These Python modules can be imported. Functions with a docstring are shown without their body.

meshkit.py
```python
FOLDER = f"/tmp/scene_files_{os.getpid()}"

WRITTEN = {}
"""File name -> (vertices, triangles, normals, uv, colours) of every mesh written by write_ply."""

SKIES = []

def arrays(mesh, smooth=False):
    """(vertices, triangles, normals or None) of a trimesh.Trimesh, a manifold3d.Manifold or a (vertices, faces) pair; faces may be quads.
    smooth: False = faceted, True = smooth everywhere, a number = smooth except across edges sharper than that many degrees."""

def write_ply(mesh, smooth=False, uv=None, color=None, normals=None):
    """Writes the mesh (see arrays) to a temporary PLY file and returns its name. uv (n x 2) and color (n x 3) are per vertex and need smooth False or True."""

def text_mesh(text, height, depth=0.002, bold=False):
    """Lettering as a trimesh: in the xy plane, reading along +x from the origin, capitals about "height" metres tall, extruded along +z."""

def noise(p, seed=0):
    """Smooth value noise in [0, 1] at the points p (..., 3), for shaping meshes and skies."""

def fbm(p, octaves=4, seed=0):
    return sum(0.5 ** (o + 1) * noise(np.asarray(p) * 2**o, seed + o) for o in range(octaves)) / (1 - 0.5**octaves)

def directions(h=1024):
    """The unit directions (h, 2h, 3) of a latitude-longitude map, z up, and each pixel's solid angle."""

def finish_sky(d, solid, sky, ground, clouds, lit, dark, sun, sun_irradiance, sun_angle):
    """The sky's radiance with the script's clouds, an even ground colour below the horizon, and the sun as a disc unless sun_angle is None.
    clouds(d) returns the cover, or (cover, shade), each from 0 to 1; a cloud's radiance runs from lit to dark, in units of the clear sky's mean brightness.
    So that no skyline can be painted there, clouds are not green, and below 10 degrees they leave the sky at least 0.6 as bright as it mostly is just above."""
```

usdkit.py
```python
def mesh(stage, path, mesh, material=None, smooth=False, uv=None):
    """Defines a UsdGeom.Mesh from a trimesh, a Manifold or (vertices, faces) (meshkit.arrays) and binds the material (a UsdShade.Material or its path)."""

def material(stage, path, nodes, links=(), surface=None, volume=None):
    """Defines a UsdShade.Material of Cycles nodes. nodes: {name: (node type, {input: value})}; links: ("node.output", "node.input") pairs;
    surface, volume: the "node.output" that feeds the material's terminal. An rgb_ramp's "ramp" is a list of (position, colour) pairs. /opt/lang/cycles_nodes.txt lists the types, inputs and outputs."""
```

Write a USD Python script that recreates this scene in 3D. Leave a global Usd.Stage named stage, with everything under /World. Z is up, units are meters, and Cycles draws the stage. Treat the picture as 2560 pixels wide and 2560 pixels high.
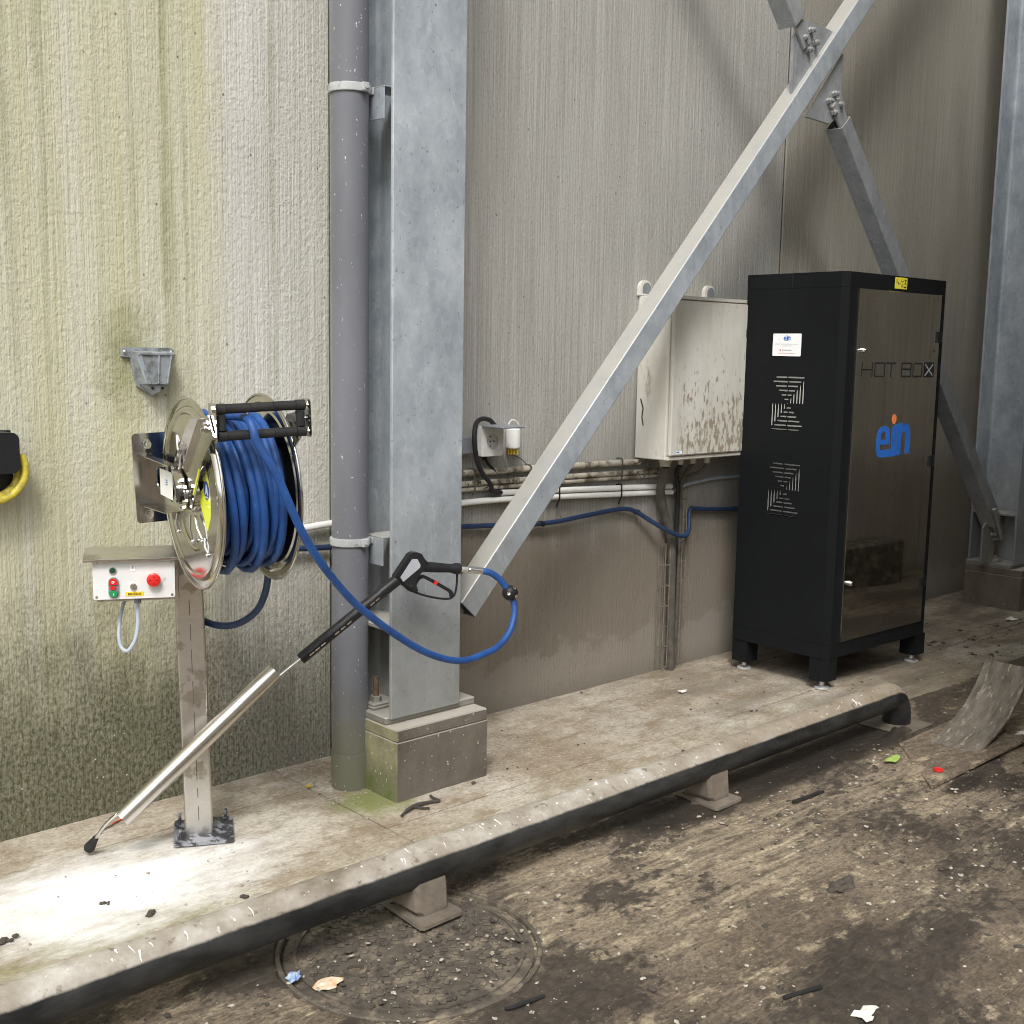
import math, random
import numpy as np, trimesh, manifold3d, usdkit, meshkit
from pxr import Gf, Sdf, Usd, UsdGeom, UsdLux, UsdShade, Vt
from shapely.geometry import Polygon, LineString, Point, box as sbox
from shapely.ops import unary_union
from shapely import affinity

stage = Usd.Stage.CreateInMemory()
UsdGeom.SetStageUpAxis(stage, UsdGeom.Tokens.z)
UsdGeom.SetStageMetersPerUnit(stage, 1.0)
UsdGeom.Xform.Define(stage, '/World')
UsdGeom.Scope.Define(stage, '/World/Looks')

# ------------------------------------------------------------------ camera
# x runs along the wall to the right, y into the wall (wall face y = 0), z up
FOC, PIT, ROLL, YAW = 1.14615, 0.13539, 0.01779, 0.74947
CAM = np.array([0.0, -3.5364, 1.5])
Fv = np.array([math.sin(YAW) * math.cos(PIT), math.cos(YAW) * math.cos(PIT), -math.sin(PIT)])
Rv = np.array([math.cos(YAW), -math.sin(YAW), 0]); Uv = np.cross(Rv, Fv)
c_, s_ = math.cos(ROLL), math.sin(ROLL)
Rv, Uv = c_ * Rv + s_ * Uv, -s_ * Rv + c_ * Uv
cam = UsdGeom.Camera.Define(stage, '/World/camera')
mtx = Gf.Matrix4d(*[float(x) for r in ((*Rv, 0), (*Uv, 0), (*-Fv, 0), (*CAM, 1)) for x in r])
cam.AddTransformOp().Set(mtx)
cam.CreateHorizontalApertureAttr(36.0); cam.CreateVerticalApertureAttr(36.0)
cam.CreateFocalLengthAttr(36.0 * FOC); cam.CreateClippingRangeAttr(Gf.Vec2f(0.05, 500))
cam.CreateExposureAttr(0.62)

# ------------------------------------------------------------------ sky and sun (bright overcast)
SUN = np.array([-0.45, -0.42, 0.79]); SUN /= np.linalg.norm(SUN)
ELEV, ROT = math.asin(SUN[2]), math.atan2(SUN[0], SUN[1])
sky_mat = usdkit.material(stage, '/World/Looks/sky', {
    'sky': ('sky_texture', {'sky_type': 'single_scattering', 'sun_disc': False, 'sun_elevation': ELEV, 'sun_rotation': ROT, 'aerosol_density': 2.0}),
    'tc': ('texture_coordinate', {}),
    'mp': ('mapping', {'scale': (1.6, 1.6, 3.0)}),
    'n': ('noise_texture', {'scale': 1.4, 'detail': 6.0, 'roughness': 0.55}),
    'rp': ('rgb_ramp', {'ramp': [(0.30, (0.72, 0.72, 0.72)), (0.6, (1, 1, 1))]}),
    'bw': ('rgb_to_bw', {}),
    'gry': ('mix_color', {'blend_type': 'multiply', 'fac': 1.0, 'b': (1.44, 1.46, 1.47), 'use_clamp': False}),
    'mx': ('mix_color', {'blend_type': 'mix', 'use_clamp': False}),
    'bg': ('background_shader', {'strength': 0.15}),
}, [('tc.generated', 'mp.vector'), ('mp.vector', 'n.vector'), ('n.fac', 'rp.fac'), ('sky.color', 'bw.color'), ('bw.val', 'gry.a'),
    ('rp.color', 'mx.fac'), ('sky.color', 'mx.a'), ('gry.result', 'mx.b'), ('mx.result', 'bg.color')], surface='bg.background')
dome = UsdLux.DomeLight.Define(stage, '/World/sky')
UsdShade.MaterialBindingAPI.Apply(dome.GetPrim()).Bind(sky_mat)
dome.GetPrim().SetCustomDataByKey('kind', 'structure')
sun = UsdLux.DistantLight.Define(stage, '/World/sun')
sun.CreateIntensityAttr(0.40); sun.CreateAngleAttr(14.0); sun.CreateNormalizeAttr(True); sun.CreateColorAttr(Gf.Vec3f(1.0, 0.975, 0.94))
zq = Gf.Rotation(Gf.Vec3d(0, 0, 1), Gf.Vec3d(*[float(x) for x in SUN]))
sun.AddTransformOp().Set(Gf.Matrix4d().SetRotate(zq))

# ------------------------------------------------------------------ naming helpers
_used = {}
def numbered(parent, name):
    k = (parent, name); n = _used.get(k, 0); _used[k] = n + 1
    return name if n == 0 else f'{name}_{n:03d}'
BASE = {}
def tag(p, label=None, cat=None, group=None, kind=None):
    p = p.GetPrim() if hasattr(p, 'GetPrim') else p
    for k, v in (('label', label), ('category', cat), ('group', group), ('kind', kind)):
        if v: p.SetCustomDataByKey(k, v)
    return p
def thing(name, base, label=None, cat=None, group=None, kind=None):
    path = '/World/' + numbered('/World', name)
    x = UsdGeom.Xform.Define(stage, path); x.AddTranslateOp().Set(Gf.Vec3d(*[float(b) for b in base]))
    BASE[path] = np.array(base, float)
    tag(x, label, cat, group, kind)
    return path
def obj(name, mesh, m, parent=None, smooth=35, label=None, kind=None, pv=None):
    """one Mesh prim; the mesh is given in world coordinates"""
    if isinstance(mesh, (list, tuple)) and not isinstance(mesh[0], np.ndarray): mesh = cat_(mesh)
    par = parent or '/World'
    path = par + '/' + numbered(par, name)
    base = np.zeros(3)
    for k, b in BASE.items():
        if path.startswith(k + '/'): base = b
    if hasattr(mesh, 'to_mesh'):
        mm = mesh.to_mesh(); mesh = trimesh.Trimesh(mm.vert_properties[:, :3], mm.tri_verts, process=False)
    if not isinstance(mesh, trimesh.Trimesh): mesh = trimesh.Trimesh(*mesh, process=False)
    mesh = mesh.copy(); mesh.apply_translation(-base)
    g = usdkit.mesh(stage, path, mesh, MAT[m], smooth=smooth)
    tag(g, label, None, None, kind)
    for k_, v_ in (pv or {}).items(): UsdGeom.PrimvarsAPI(g).CreatePrimvar(k_, Sdf.ValueTypeNames.FloatArray, 'vertex').Set(Vt.FloatArray.FromNumpy(np.asarray(v_, np.float32)))
    return path
def solo(name, mesh, m, label, cat, group=None, kind=None, smooth=35, pv=None):
    p = obj(name, mesh, m, None, smooth, pv=pv); tag(stage.GetPrimAtPath(p), label, cat, group, kind); return p

# ------------------------------------------------------------------ mesh helpers
def cat_(ms): return trimesh.util.concatenate(list(ms))
def cbox(x0, x1, y0, y1, z0, z1, b=0.0015):
    """box with chamfered edges"""
    if b <= 0: return trimesh.creation.box(bounds=[[x0, y0, z0], [x1, y1, z1]])
    lo, hi = np.array([x0, y0, z0], float), np.array([x1, y1, z1], float)
    b = min(b, 0.45 * (hi - lo).min()); P = []
    for k in range(3):
        i = np.full(3, b); i[k] = 0
        for q in np.ndindex(2, 2, 2): P.append(np.where(q, hi - i, lo + i))
    return trimesh.convex.convex_hull(np.array(P))
def frame(o, ex, ey, ez=None):
    ex, ey = np.asarray(ex, float), np.asarray(ey, float)
    ex = ex / np.linalg.norm(ex); ey = ey / np.linalg.norm(ey)
    ez = np.cross(ex, ey) if ez is None else np.asarray(ez, float)
    T = np.eye(4); T[:3, 0], T[:3, 1], T[:3, 2], T[:3, 3] = ex, ey, ez, o
    return T
def put(m, T):
    m = m.copy(); m.apply_transform(T)
    if np.linalg.det(np.asarray(T)[:3, :3]) < 0: m.invert()
    return m
def prism(poly, d0, d1, T=np.eye(4)):
    if not isinstance(poly, (Polygon,)) and not hasattr(poly, 'geoms'): poly = Polygon(poly)
    gs = getattr(poly, 'geoms', [poly]); out = []
    for g in gs:
        if g.area < 1e-10: continue
        m = trimesh.creation.extrude_polygon(g, d1 - d0, engine='earcut'); m.apply_translation([0, 0, d0]); out.append(m)
    return put(cat_(out), T)
def perp(d):
    d = d / np.linalg.norm(d); a = np.array([0, 0, 1.0]) if abs(d[2]) < 0.9 else np.array([1.0, 0, 0])
    u = np.cross(a, d); u /= np.linalg.norm(u); return u, np.cross(d, u)
def spline(P, n=12):
    P = np.asarray(P, float); Q = np.vstack([2 * P[0] - P[1], P, 2 * P[-1] - P[-2]]); out = []
    for i in range(1, len(Q) - 2):
        t = np.linspace(0, 1, n, endpoint=False)[:, None]; a, b, c, d = Q[i - 1:i + 3]
        out.append(0.5 * (2 * b + (c - a) * t + (2 * a - 5 * b + 4 * c - d) * t ** 2 + (3 * b - a - 3 * c + d) * t ** 3))
    return np.vstack(out + [P[-1:]])
def tube(path, r, n=12, cap=True):
    P = np.asarray(path, float); N = len(P); r = np.broadcast_to(r, (N,))
    T = np.gradient(P, axis=0); T /= np.linalg.norm(T, axis=1, keepdims=True) + 1e-12
    u, v = perp(T[0]); V = []
    a = np.linspace(0, 2 * np.pi, n, endpoint=False)
    for i in range(N):
        u = u - T[i] * (u @ T[i]); u /= np.linalg.norm(u); v = np.cross(T[i], u)
        V.append(P[i] + r[i] * (np.cos(a)[:, None] * u + np.sin(a)[:, None] * v))
    V = np.vstack(V); F = []
    k = np.arange(n); k2 = (k + 1) % n
    for i in range(N - 1):
        A, B = i * n, (i + 1) * n
        F += [np.stack([A + k, A + k2, B + k2], 1), np.stack([A + k, B + k2, B + k], 1)]
    F = np.vstack(F)
    if cap:
        V = np.vstack([V, P[0], P[-1]]); c0, c1 = N * n, N * n + 1
        F = np.vstack([F, np.stack([np.full(n, c0), k2, k], 1), np.stack([np.full(n, c1), (N - 1) * n + k, (N - 1) * n + k2], 1)])
    return trimesh.Trimesh(V, F, process=False)
def cyl(p0, p1, r, r1=None, n=20):
    p0, p1 = np.asarray(p0, float), np.asarray(p1, float)
    d = p1 - p0; u, v = perp(d); r1 = r if r1 is None else r1
    a = np.linspace(0, 2 * np.pi, n, endpoint=False)
    c = np.cos(a)[:, None] * u + np.sin(a)[:, None] * v
    V = np.vstack([p0 + r * c, p1 + r1 * c, p0, p1]); k = np.arange(n); k2 = (k + 1) % n
    F = np.vstack([np.stack([k, k2, n + k2], 1), np.stack([k, n + k2, n + k], 1), np.stack([np.full(n, 2 * n), k2, k], 1), np.stack([np.full(n, 2 * n + 1), n + k, n + k2], 1)])
    return trimesh.Trimesh(V, F, process=False)
def lathe(o, d, prof, n=48, closed=True):
    """prof: (along, radius) points round axis d"""
    o, d = np.asarray(o, float), np.asarray(d, float) / np.linalg.norm(d); u, v = perp(d)
    a = np.linspace(0, 2 * np.pi, n, endpoint=False); c = np.cos(a)[:, None] * u + np.sin(a)[:, None] * v
    V = np.vstack([o + t * d + r * c for t, r in prof]); m = len(prof); k = np.arange(n); k2 = (k + 1) % n; F = []
    for i in range(m if closed else m - 1):
        A, B = i * n, ((i + 1) % m) * n
        F += [np.stack([A + k, A + k2, B + k2], 1), np.stack([A + k, B + k2, B + k], 1)]
    t = trimesh.Trimesh(V, np.vstack(F), process=False)
    if closed and t.volume < 0: t.invert()
    return t
def hexnut(p, d, r, h):
    u, v = perp(np.asarray(d, float)); d = np.asarray(d, float) / np.linalg.norm(d)
    return cyl(np.asarray(p), np.asarray(p) + d * h, r, n=6)
def ball(c, r, sub=2, sc=(1, 1, 1)):
    m = trimesh.creation.icosphere(subdivisions=sub, radius=r); m.apply_scale(sc); m.apply_translation(c); return m
def band(pts, w, d0, d1, T): return prism(LineString(pts).buffer(w / 2, cap_style='flat', join_style='mitre'), d0, d1, T)
def text(s, h, T, depth=0.0006, bold=False, center=True):
    m = meshkit.text_mesh(s, h, depth, bold)
    if center:
        b = m.bounds; m.apply_translation([-(b[0, 0] + b[1, 0]) / 2, -(b[0, 1] + b[1, 1]) / 2, 0])
    return put(m, T)
def rrect(w, h, r, cx=0, cy=0): return sbox(cx - w / 2 + r, cy - h / 2 + r, cx + w / 2 - r, cy + h / 2 - r).buffer(r, quad_segs=4)

# ------------------------------------------------------------------ materials
MAT = {}
def mat(name, nodes, links=(), surface='p.BSDF'): MAT[name] = usdkit.material(stage, '/World/Looks/' + name, nodes, list(links), surface=surface)
def plain(name, c, rough=0.5, metal=0.0, c2=None, scale=12.0, stretch=(1, 1, 1), lo=0.35, hi=0.65, bump=0.0, bscale=80.0, bstretch=(1, 1, 1), rvar=0.12, dirt=None, dscale=6.0, dlo=0.52, dhi=0.66, dstretch=(1, 1, 1), spec=0.5, coat=0.0, aniso=0.0):
    """procedural base colour that varies between c and c2, optional patches of dirt, uneven gloss and relief"""
    c2 = c2 if c2 is not None else tuple(x * 0.82 for x in c)
    n = {'g': ('geometry', {}), 'm1': ('mapping', {'scale': stretch}), 'n1': ('noise_texture', {'scale': scale, 'detail': 6.0, 'roughness': 0.6}),
         'r1': ('rgb_ramp', {'ramp': [(lo, c2), (hi, c)]}), 'p': ('principled_bsdf', {'metallic': metal, 'specular_ior_level': spec, 'coat_weight': coat}),
         'rr': ('map_range', {'from_min': 0.3, 'from_max': 0.7, 'to_min': rough + rvar / 2, 'to_max': max(rough - rvar / 2, 0.02)})}
    l = [('g.position', 'm1.vector'), ('m1.vector', 'n1.vector'), ('n1.fac', 'r1.fac'), ('n1.fac', 'rr.value'), ('rr.result', 'p.roughness')]
    out = 'r1.color'
    if dirt is not None:
        n['md'] = ('mapping', {'scale': dstretch, 'location': (3.1, 1.7, 0.4)}); n['nd'] = ('noise_texture', {'scale': dscale, 'detail': 8.0, 'roughness': 0.65})
        n['rd'] = ('rgb_ramp', {'ramp': [(dlo, (0, 0, 0)), (dhi, (1, 1, 1))]}); n['mx'] = ('mix_color', {'b': dirt})
        l += [('g.position', 'md.vector'), ('md.vector', 'nd.vector'), ('nd.fac', 'rd.fac'), ('rd.color', 'mx.fac'), (out, 'mx.a')]; out = 'mx.result'
    l.append((out, 'p.base_color'))
    if bump > 0:
        n['mb'] = ('mapping', {'scale': bstretch}); n['nb'] = ('noise_texture', {'scale': bscale, 'detail': 5.0, 'roughness': 0.6}); n['b'] = ('bump', {'strength': 1.0, 'distance': bump})
        l += [('g.position', 'mb.vector'), ('mb.vector', 'nb.vector'), ('nb.fac', 'b.height'), ('b.normal', 'p.normal')]
    mat(name, n, l)

def graph(): return {'g': ('geometry', {}), 's': ('separate_xyz', {}), 'p': ('principled_bsdf', {})}, [('g.position', 's.vector')]
class Graph:
    """a small builder so that long node chains stay readable"""
    def __init__(self): self.n, self.l = graph(); self.k = 0
    def node(self, kind, ins=None, **links):
        self.k += 1; nm = f'k{self.k}'; self.n[nm] = (kind, ins or {})
        for sock, src in links.items(): self.l.append((src, f'{nm}.{sock}'))
        return nm
    def noise(self, scale, stretch=(1, 1, 1), detail=6.0, rough=0.6, loc=(0, 0, 0), dist=0.0, rot=(0, 0, 0)):
        m = self.node('mapping', {'scale': stretch, 'location': loc, 'rotation': rot}, vector='g.position')
        return self.node('noise_texture', {'scale': scale, 'detail': detail, 'roughness': rough, 'distortion': dist}, vector=m + '.vector') + '.fac'
    def ramp(self, src, stops): return self.node('rgb_ramp', {'ramp': [(a, (c,) * 3 if np.ndim(c) == 0 else c) for a, c in stops]}, fac=src) + '.color'
    def rng(self, src, a, b, c=0.0, d=1.0, smooth=True): return self.node('map_range', {'range_type': 'smoothstep' if smooth else 'linear', 'clamp': True, 'from_min': a, 'from_max': b, 'to_min': c, 'to_max': d}, value=src) + '.result'
    def math(self, op, a, b):
        ins, links = {'math_type': op}, {}
        for s, v in (('value1', a), ('value2', b)):
            if isinstance(v, str): links[s] = v
            else: ins[s] = float(v)
        return self.node('math', ins, **links) + '.value'
    def mix(self, fac, a, b, mode='mix'):
        ins, links = {'blend_type': mode, 'use_clamp': False}, {}
        for s, v in (('fac', fac), ('a', a), ('b', b)):
            if isinstance(v, str): links[s] = v
            else: ins[s] = v
        return self.node('mix_color', ins, **links) + '.result'
    def bump(self, src, dist, normal=None):
        return self.node('bump', {'strength': 1.0, 'distance': dist}, height=src, **({'normal': normal} if normal else {})) + '.normal'
    def blob(self, x, y, rx, ry, wob, inner=0.5):
        """1 inside a ragged blob on the ground at x, y"""
        a = self.math('multiply', self.math('subtract', 's.x', x), 1 / rx); b = self.math('multiply', self.math('subtract', 's.y', y), 1 / ry)
        d = self.math('sqrt', self.math('add', self.math('multiply', a, a), self.math('multiply', b, b)), 0)
        d = self.math('add', d, self.math('multiply', self.math('subtract', wob, 0.5), 1.7))
        return self.rng(d, inner, 1.0, 1.0, 0.0)
    def done(self, name, color, rough=0.8, normal=None, metal=0.0, spec=0.4):
        self.l.append((color, 'p.base_color'))
        if isinstance(rough, str): self.l.append((rough, 'p.roughness')); r = {}
        else: r = {'roughness': rough}
        self.n['p'] = ('principled_bsdf', {'metallic': metal, 'specular_ior_level': spec, **r})
        if normal: self.l.append((normal, 'p.normal'))
        mat(name, self.n, self.l)

def wall_material(name, base_a, base_b, green, brown, green_base):
    g = Graph()
    broom = g.noise(1.0, (135, 135, 0.9), 3.0, 0.7)           # broom strokes of the precast face, vertical
    fine = g.noise(150.0, (1, 1, 0.55), 4.0, 0.7)
    wide = g.noise(2.2, (1.6, 1.6, 0.35), 6.0, 0.6, loc=(5, 0, 1))
    col = g.ramp(wide, [(0.32, base_b), (0.68, base_a)])
    col = g.mix(g.ramp(broom, [(0.38, 0.0), (0.60, 0.62)]), col, g.mix(1.0, col, (0.62, 0.60, 0.55), 'multiply'))
    grain = g.noise(75.0, (1, 1, 0.8), 5.0, 0.7, loc=(2, 1, 5))
    col = g.mix(g.ramp(grain, [(0.52, 0.0), (0.68, 0.42)]), col, g.mix(1.0, col, (0.58, 0.55, 0.50), 'multiply'))
    col = g.mix(g.ramp(fine, [(0.56, 0.0), (0.72, 0.45)]), col, g.mix(1.0, col, (0.5, 0.47, 0.42), 'multiply'))
    if green > 0:
        st = g.noise(1.0, (3.4, 3.4, 0.16), 5.0, 0.6, loc=(0.35, 0, 0.2))
        st2 = g.noise(1.0, (26, 26, 0.35), 4.0, 0.65, loc=(2.2, 0, 0))
        hx = g.rng('s.x', 1.88, 2.06, 1.0, 0.16)
        m = g.math('multiply', g.math('multiply', g.ramp(st, [(0.34, 0.30), (0.64, 0.90)]), hx), green)
        col = g.mix(m, col, (0.43, 0.41, 0.20))
        m2 = g.math('multiply', g.math('multiply', g.ramp(st2, [(0.56, 0.0), (0.74, 0.42)]), hx), green)
        col = g.mix(m2, col, (0.22, 0.22, 0.10))
        brk = g.ramp(g.noise(7.0, (1, 1, 0.9), 7.0, 0.68, loc=(3, 0, 2)), [(0.34, 0.25), (0.6, 1.0)])
        for xx, ww, s in ((1.39, 0.026, 0.50), (1.775, 0.030, 0.72), (1.842, 0.009, 0.55), (2.165, 0.018, 0.55), (1.285, 0.022, 0.48), (1.56, 0.024, 0.25)):
            d = g.math('absolute', g.math('add', g.math('subtract', 's.x', xx), g.math('multiply', g.math('subtract', g.noise(1.0, (24, 24, 2.6), 5, 0.65, loc=(xx * 3, 0, 0)), 0.5), 0.05)), 0)
            col = g.mix(g.math('multiply', g.math('multiply', g.math('multiply', g.rng(d, 0.0, ww, s, 0.0), g.rng('s.z', 0.75, 1.9, 0.2, 1.0)), g.ramp(broom, [(0.3, 0.4), (0.6, 1.0)])), brk), col, (0.185, 0.195, 0.075))
        # patch of algae round the wall lamp
        w = g.noise(16.0, (1, 1, 0.8), 5, 0.65)
        dx = g.math('multiply', g.math('subtract', 's.x', 1.63), 6.5); dz = g.math('multiply', g.math('subtract', 's.z', 1.47), 4.0)
        d = g.math('add', g.math('sqrt', g.math('add', g.math('multiply', dx, dx), g.math('multiply', dz, dz)), 0), g.math('multiply', g.math('subtract', w, 0.5), 1.6))
        col = g.mix(g.rng(d, 0.0, 1.0, 0.60, 0.0), col, (0.155, 0.155, 0.06))
    if green_base > 0:
        w = g.noise(9.0, (1, 1, 0.5), 7, 0.66, loc=(1, 2, 3))
        h = g.math('add', 's.z', g.math('multiply', g.math('subtract', w, 0.5), 1.1))
        m = g.math('multiply', g.rng(h, 0.10, 0.75, green_base, 0.0), g.rng('s.x', 1.55, 2.1, 1.0, 0.35))
        col = g.mix(m, col, (0.085, 0.088, 0.035))
        h2 = g.math('add', 's.z', g.math('multiply', g.math('subtract', g.noise(5.0, (1, 1, 0.6), 7, 0.6), 0.5), 0.7))
        low = g.rng(h2, 0.12, 0.95, 1.0, 0.0)
        col = g.mix(g.math('multiply', low, 0.62), col, (0.150, 0.133, 0.100))
        sp1 = g.noise(88.0, (1, 1, 0.7), 6.0, 0.72, loc=(3, 9, 1)); sp2 = g.noise(1.0, (110, 110, 5.0), 5.0, 0.7, loc=(9, 3, 1))
        col = g.mix(g.math('multiply', g.math('multiply', low, g.ramp(sp1, [(0.46, 0.0), (0.58, 0.95)])), g.rng('s.x', 1.7, 2.3, 1.0, 0.55)), col, (0.050, 0.052, 0.018))
        col = g.mix(g.math('multiply', low, g.ramp(sp2, [(0.54, 0.0), (0.66, 0.75)])), col, (0.062, 0.055, 0.036))
        col = g.mix(g.math('multiply', low, g.ramp(sp1, [(0.30, 0.6), (0.40, 0.0)])), col, (0.42, 0.40, 0.30))
        dot_ = g.node('voronoi_texture', {'scale': 42.0, 'feature': 'f1'}, vector='g.position')
        col = g.mix(g.math('multiply', g.math('multiply', g.rng(dot_ + '.distance', 0.07, 0.14, 0.9, 0.0), g.rng('s.z', 0.12, 0.5, 1.0, 0.0)), g.ramp(g.noise(13.0, detail=2.0), [(0.52, 0.0), (0.58, 1.0)])), col, (0.58, 0.55, 0.46))
    if brown > 0:
        w = g.noise(3.2, (1, 1, 0.7), 8, 0.65, loc=(0.3, 2, 3))
        h = g.math('add', 's.z', g.math('multiply', g.math('subtract', w, 0.5), 0.55))
        col = g.mix(g.rng(h, 0.62, 0.98, brown, 0.0), col, (0.155, 0.125, 0.092))
        w2 = g.noise(5.0, (1, 1, 1.4), 5, 0.6, loc=(7.3, 2, 3))
        h2 = g.math('add', 's.z', g.math('multiply', g.math('subtract', w2, 0.5), 0.42))
        col = g.mix(g.math('multiply', g.rng(h2, 0.19, 0.235, 0.6, 0.0), g.rng('s.x', 2.9, 4.4, 1.0, 0.7)), col, (0.27, 0.245, 0.205))
        col = g.mix(g.rng('s.z', 0.0, 0.10, 0.45, 0.0), col, (0.13, 0.11, 0.085))
    pits = g.node('voronoi_texture', {'scale': 26.0, 'feature': 'f1'}, vector=g.node('mapping', {'scale': (1, 1, 0.75)}, vector='g.position') + '.vector')
    keep = g.ramp(g.noise(11.0, detail=2.0), [(0.55, 0.0), (0.6, 1.0)])
    pit = g.math('multiply', g.rng(pits + '.distance', 0.05, 0.13, 0.8, 0.0), keep)
    col = g.mix(pit, col, (0.07, 0.06, 0.045))
    nrm = g.bump(broom, 0.0040); nrm = g.bump(fine, 0.0025, nrm); nrm = g.bump(g.noise(58.0, (1, 1, 0.85), 4, 0.6), 0.0055 if green > 0 else 0.0030, nrm)
    g.done(name, col, 0.9, nrm)
wall_material('wall_green', (0.66, 0.645, 0.61), (0.55, 0.535, 0.50), 1.0, 0.0, 0.9)
wall_material('wall_grey', (0.43, 0.42, 0.395), (0.36, 0.35, 0.325), 0.0, 0.85, 0.0)
wall_material('wall_dark', (0.36, 0.335, 0.29), (0.29, 0.27, 0.23), 0.0, 0.7, 0.0); wall_material('wall_facing', (0.56, 0.52, 0.45), (0.44, 0.41, 0.35), 0.0, 0.5, 0.0)

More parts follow.
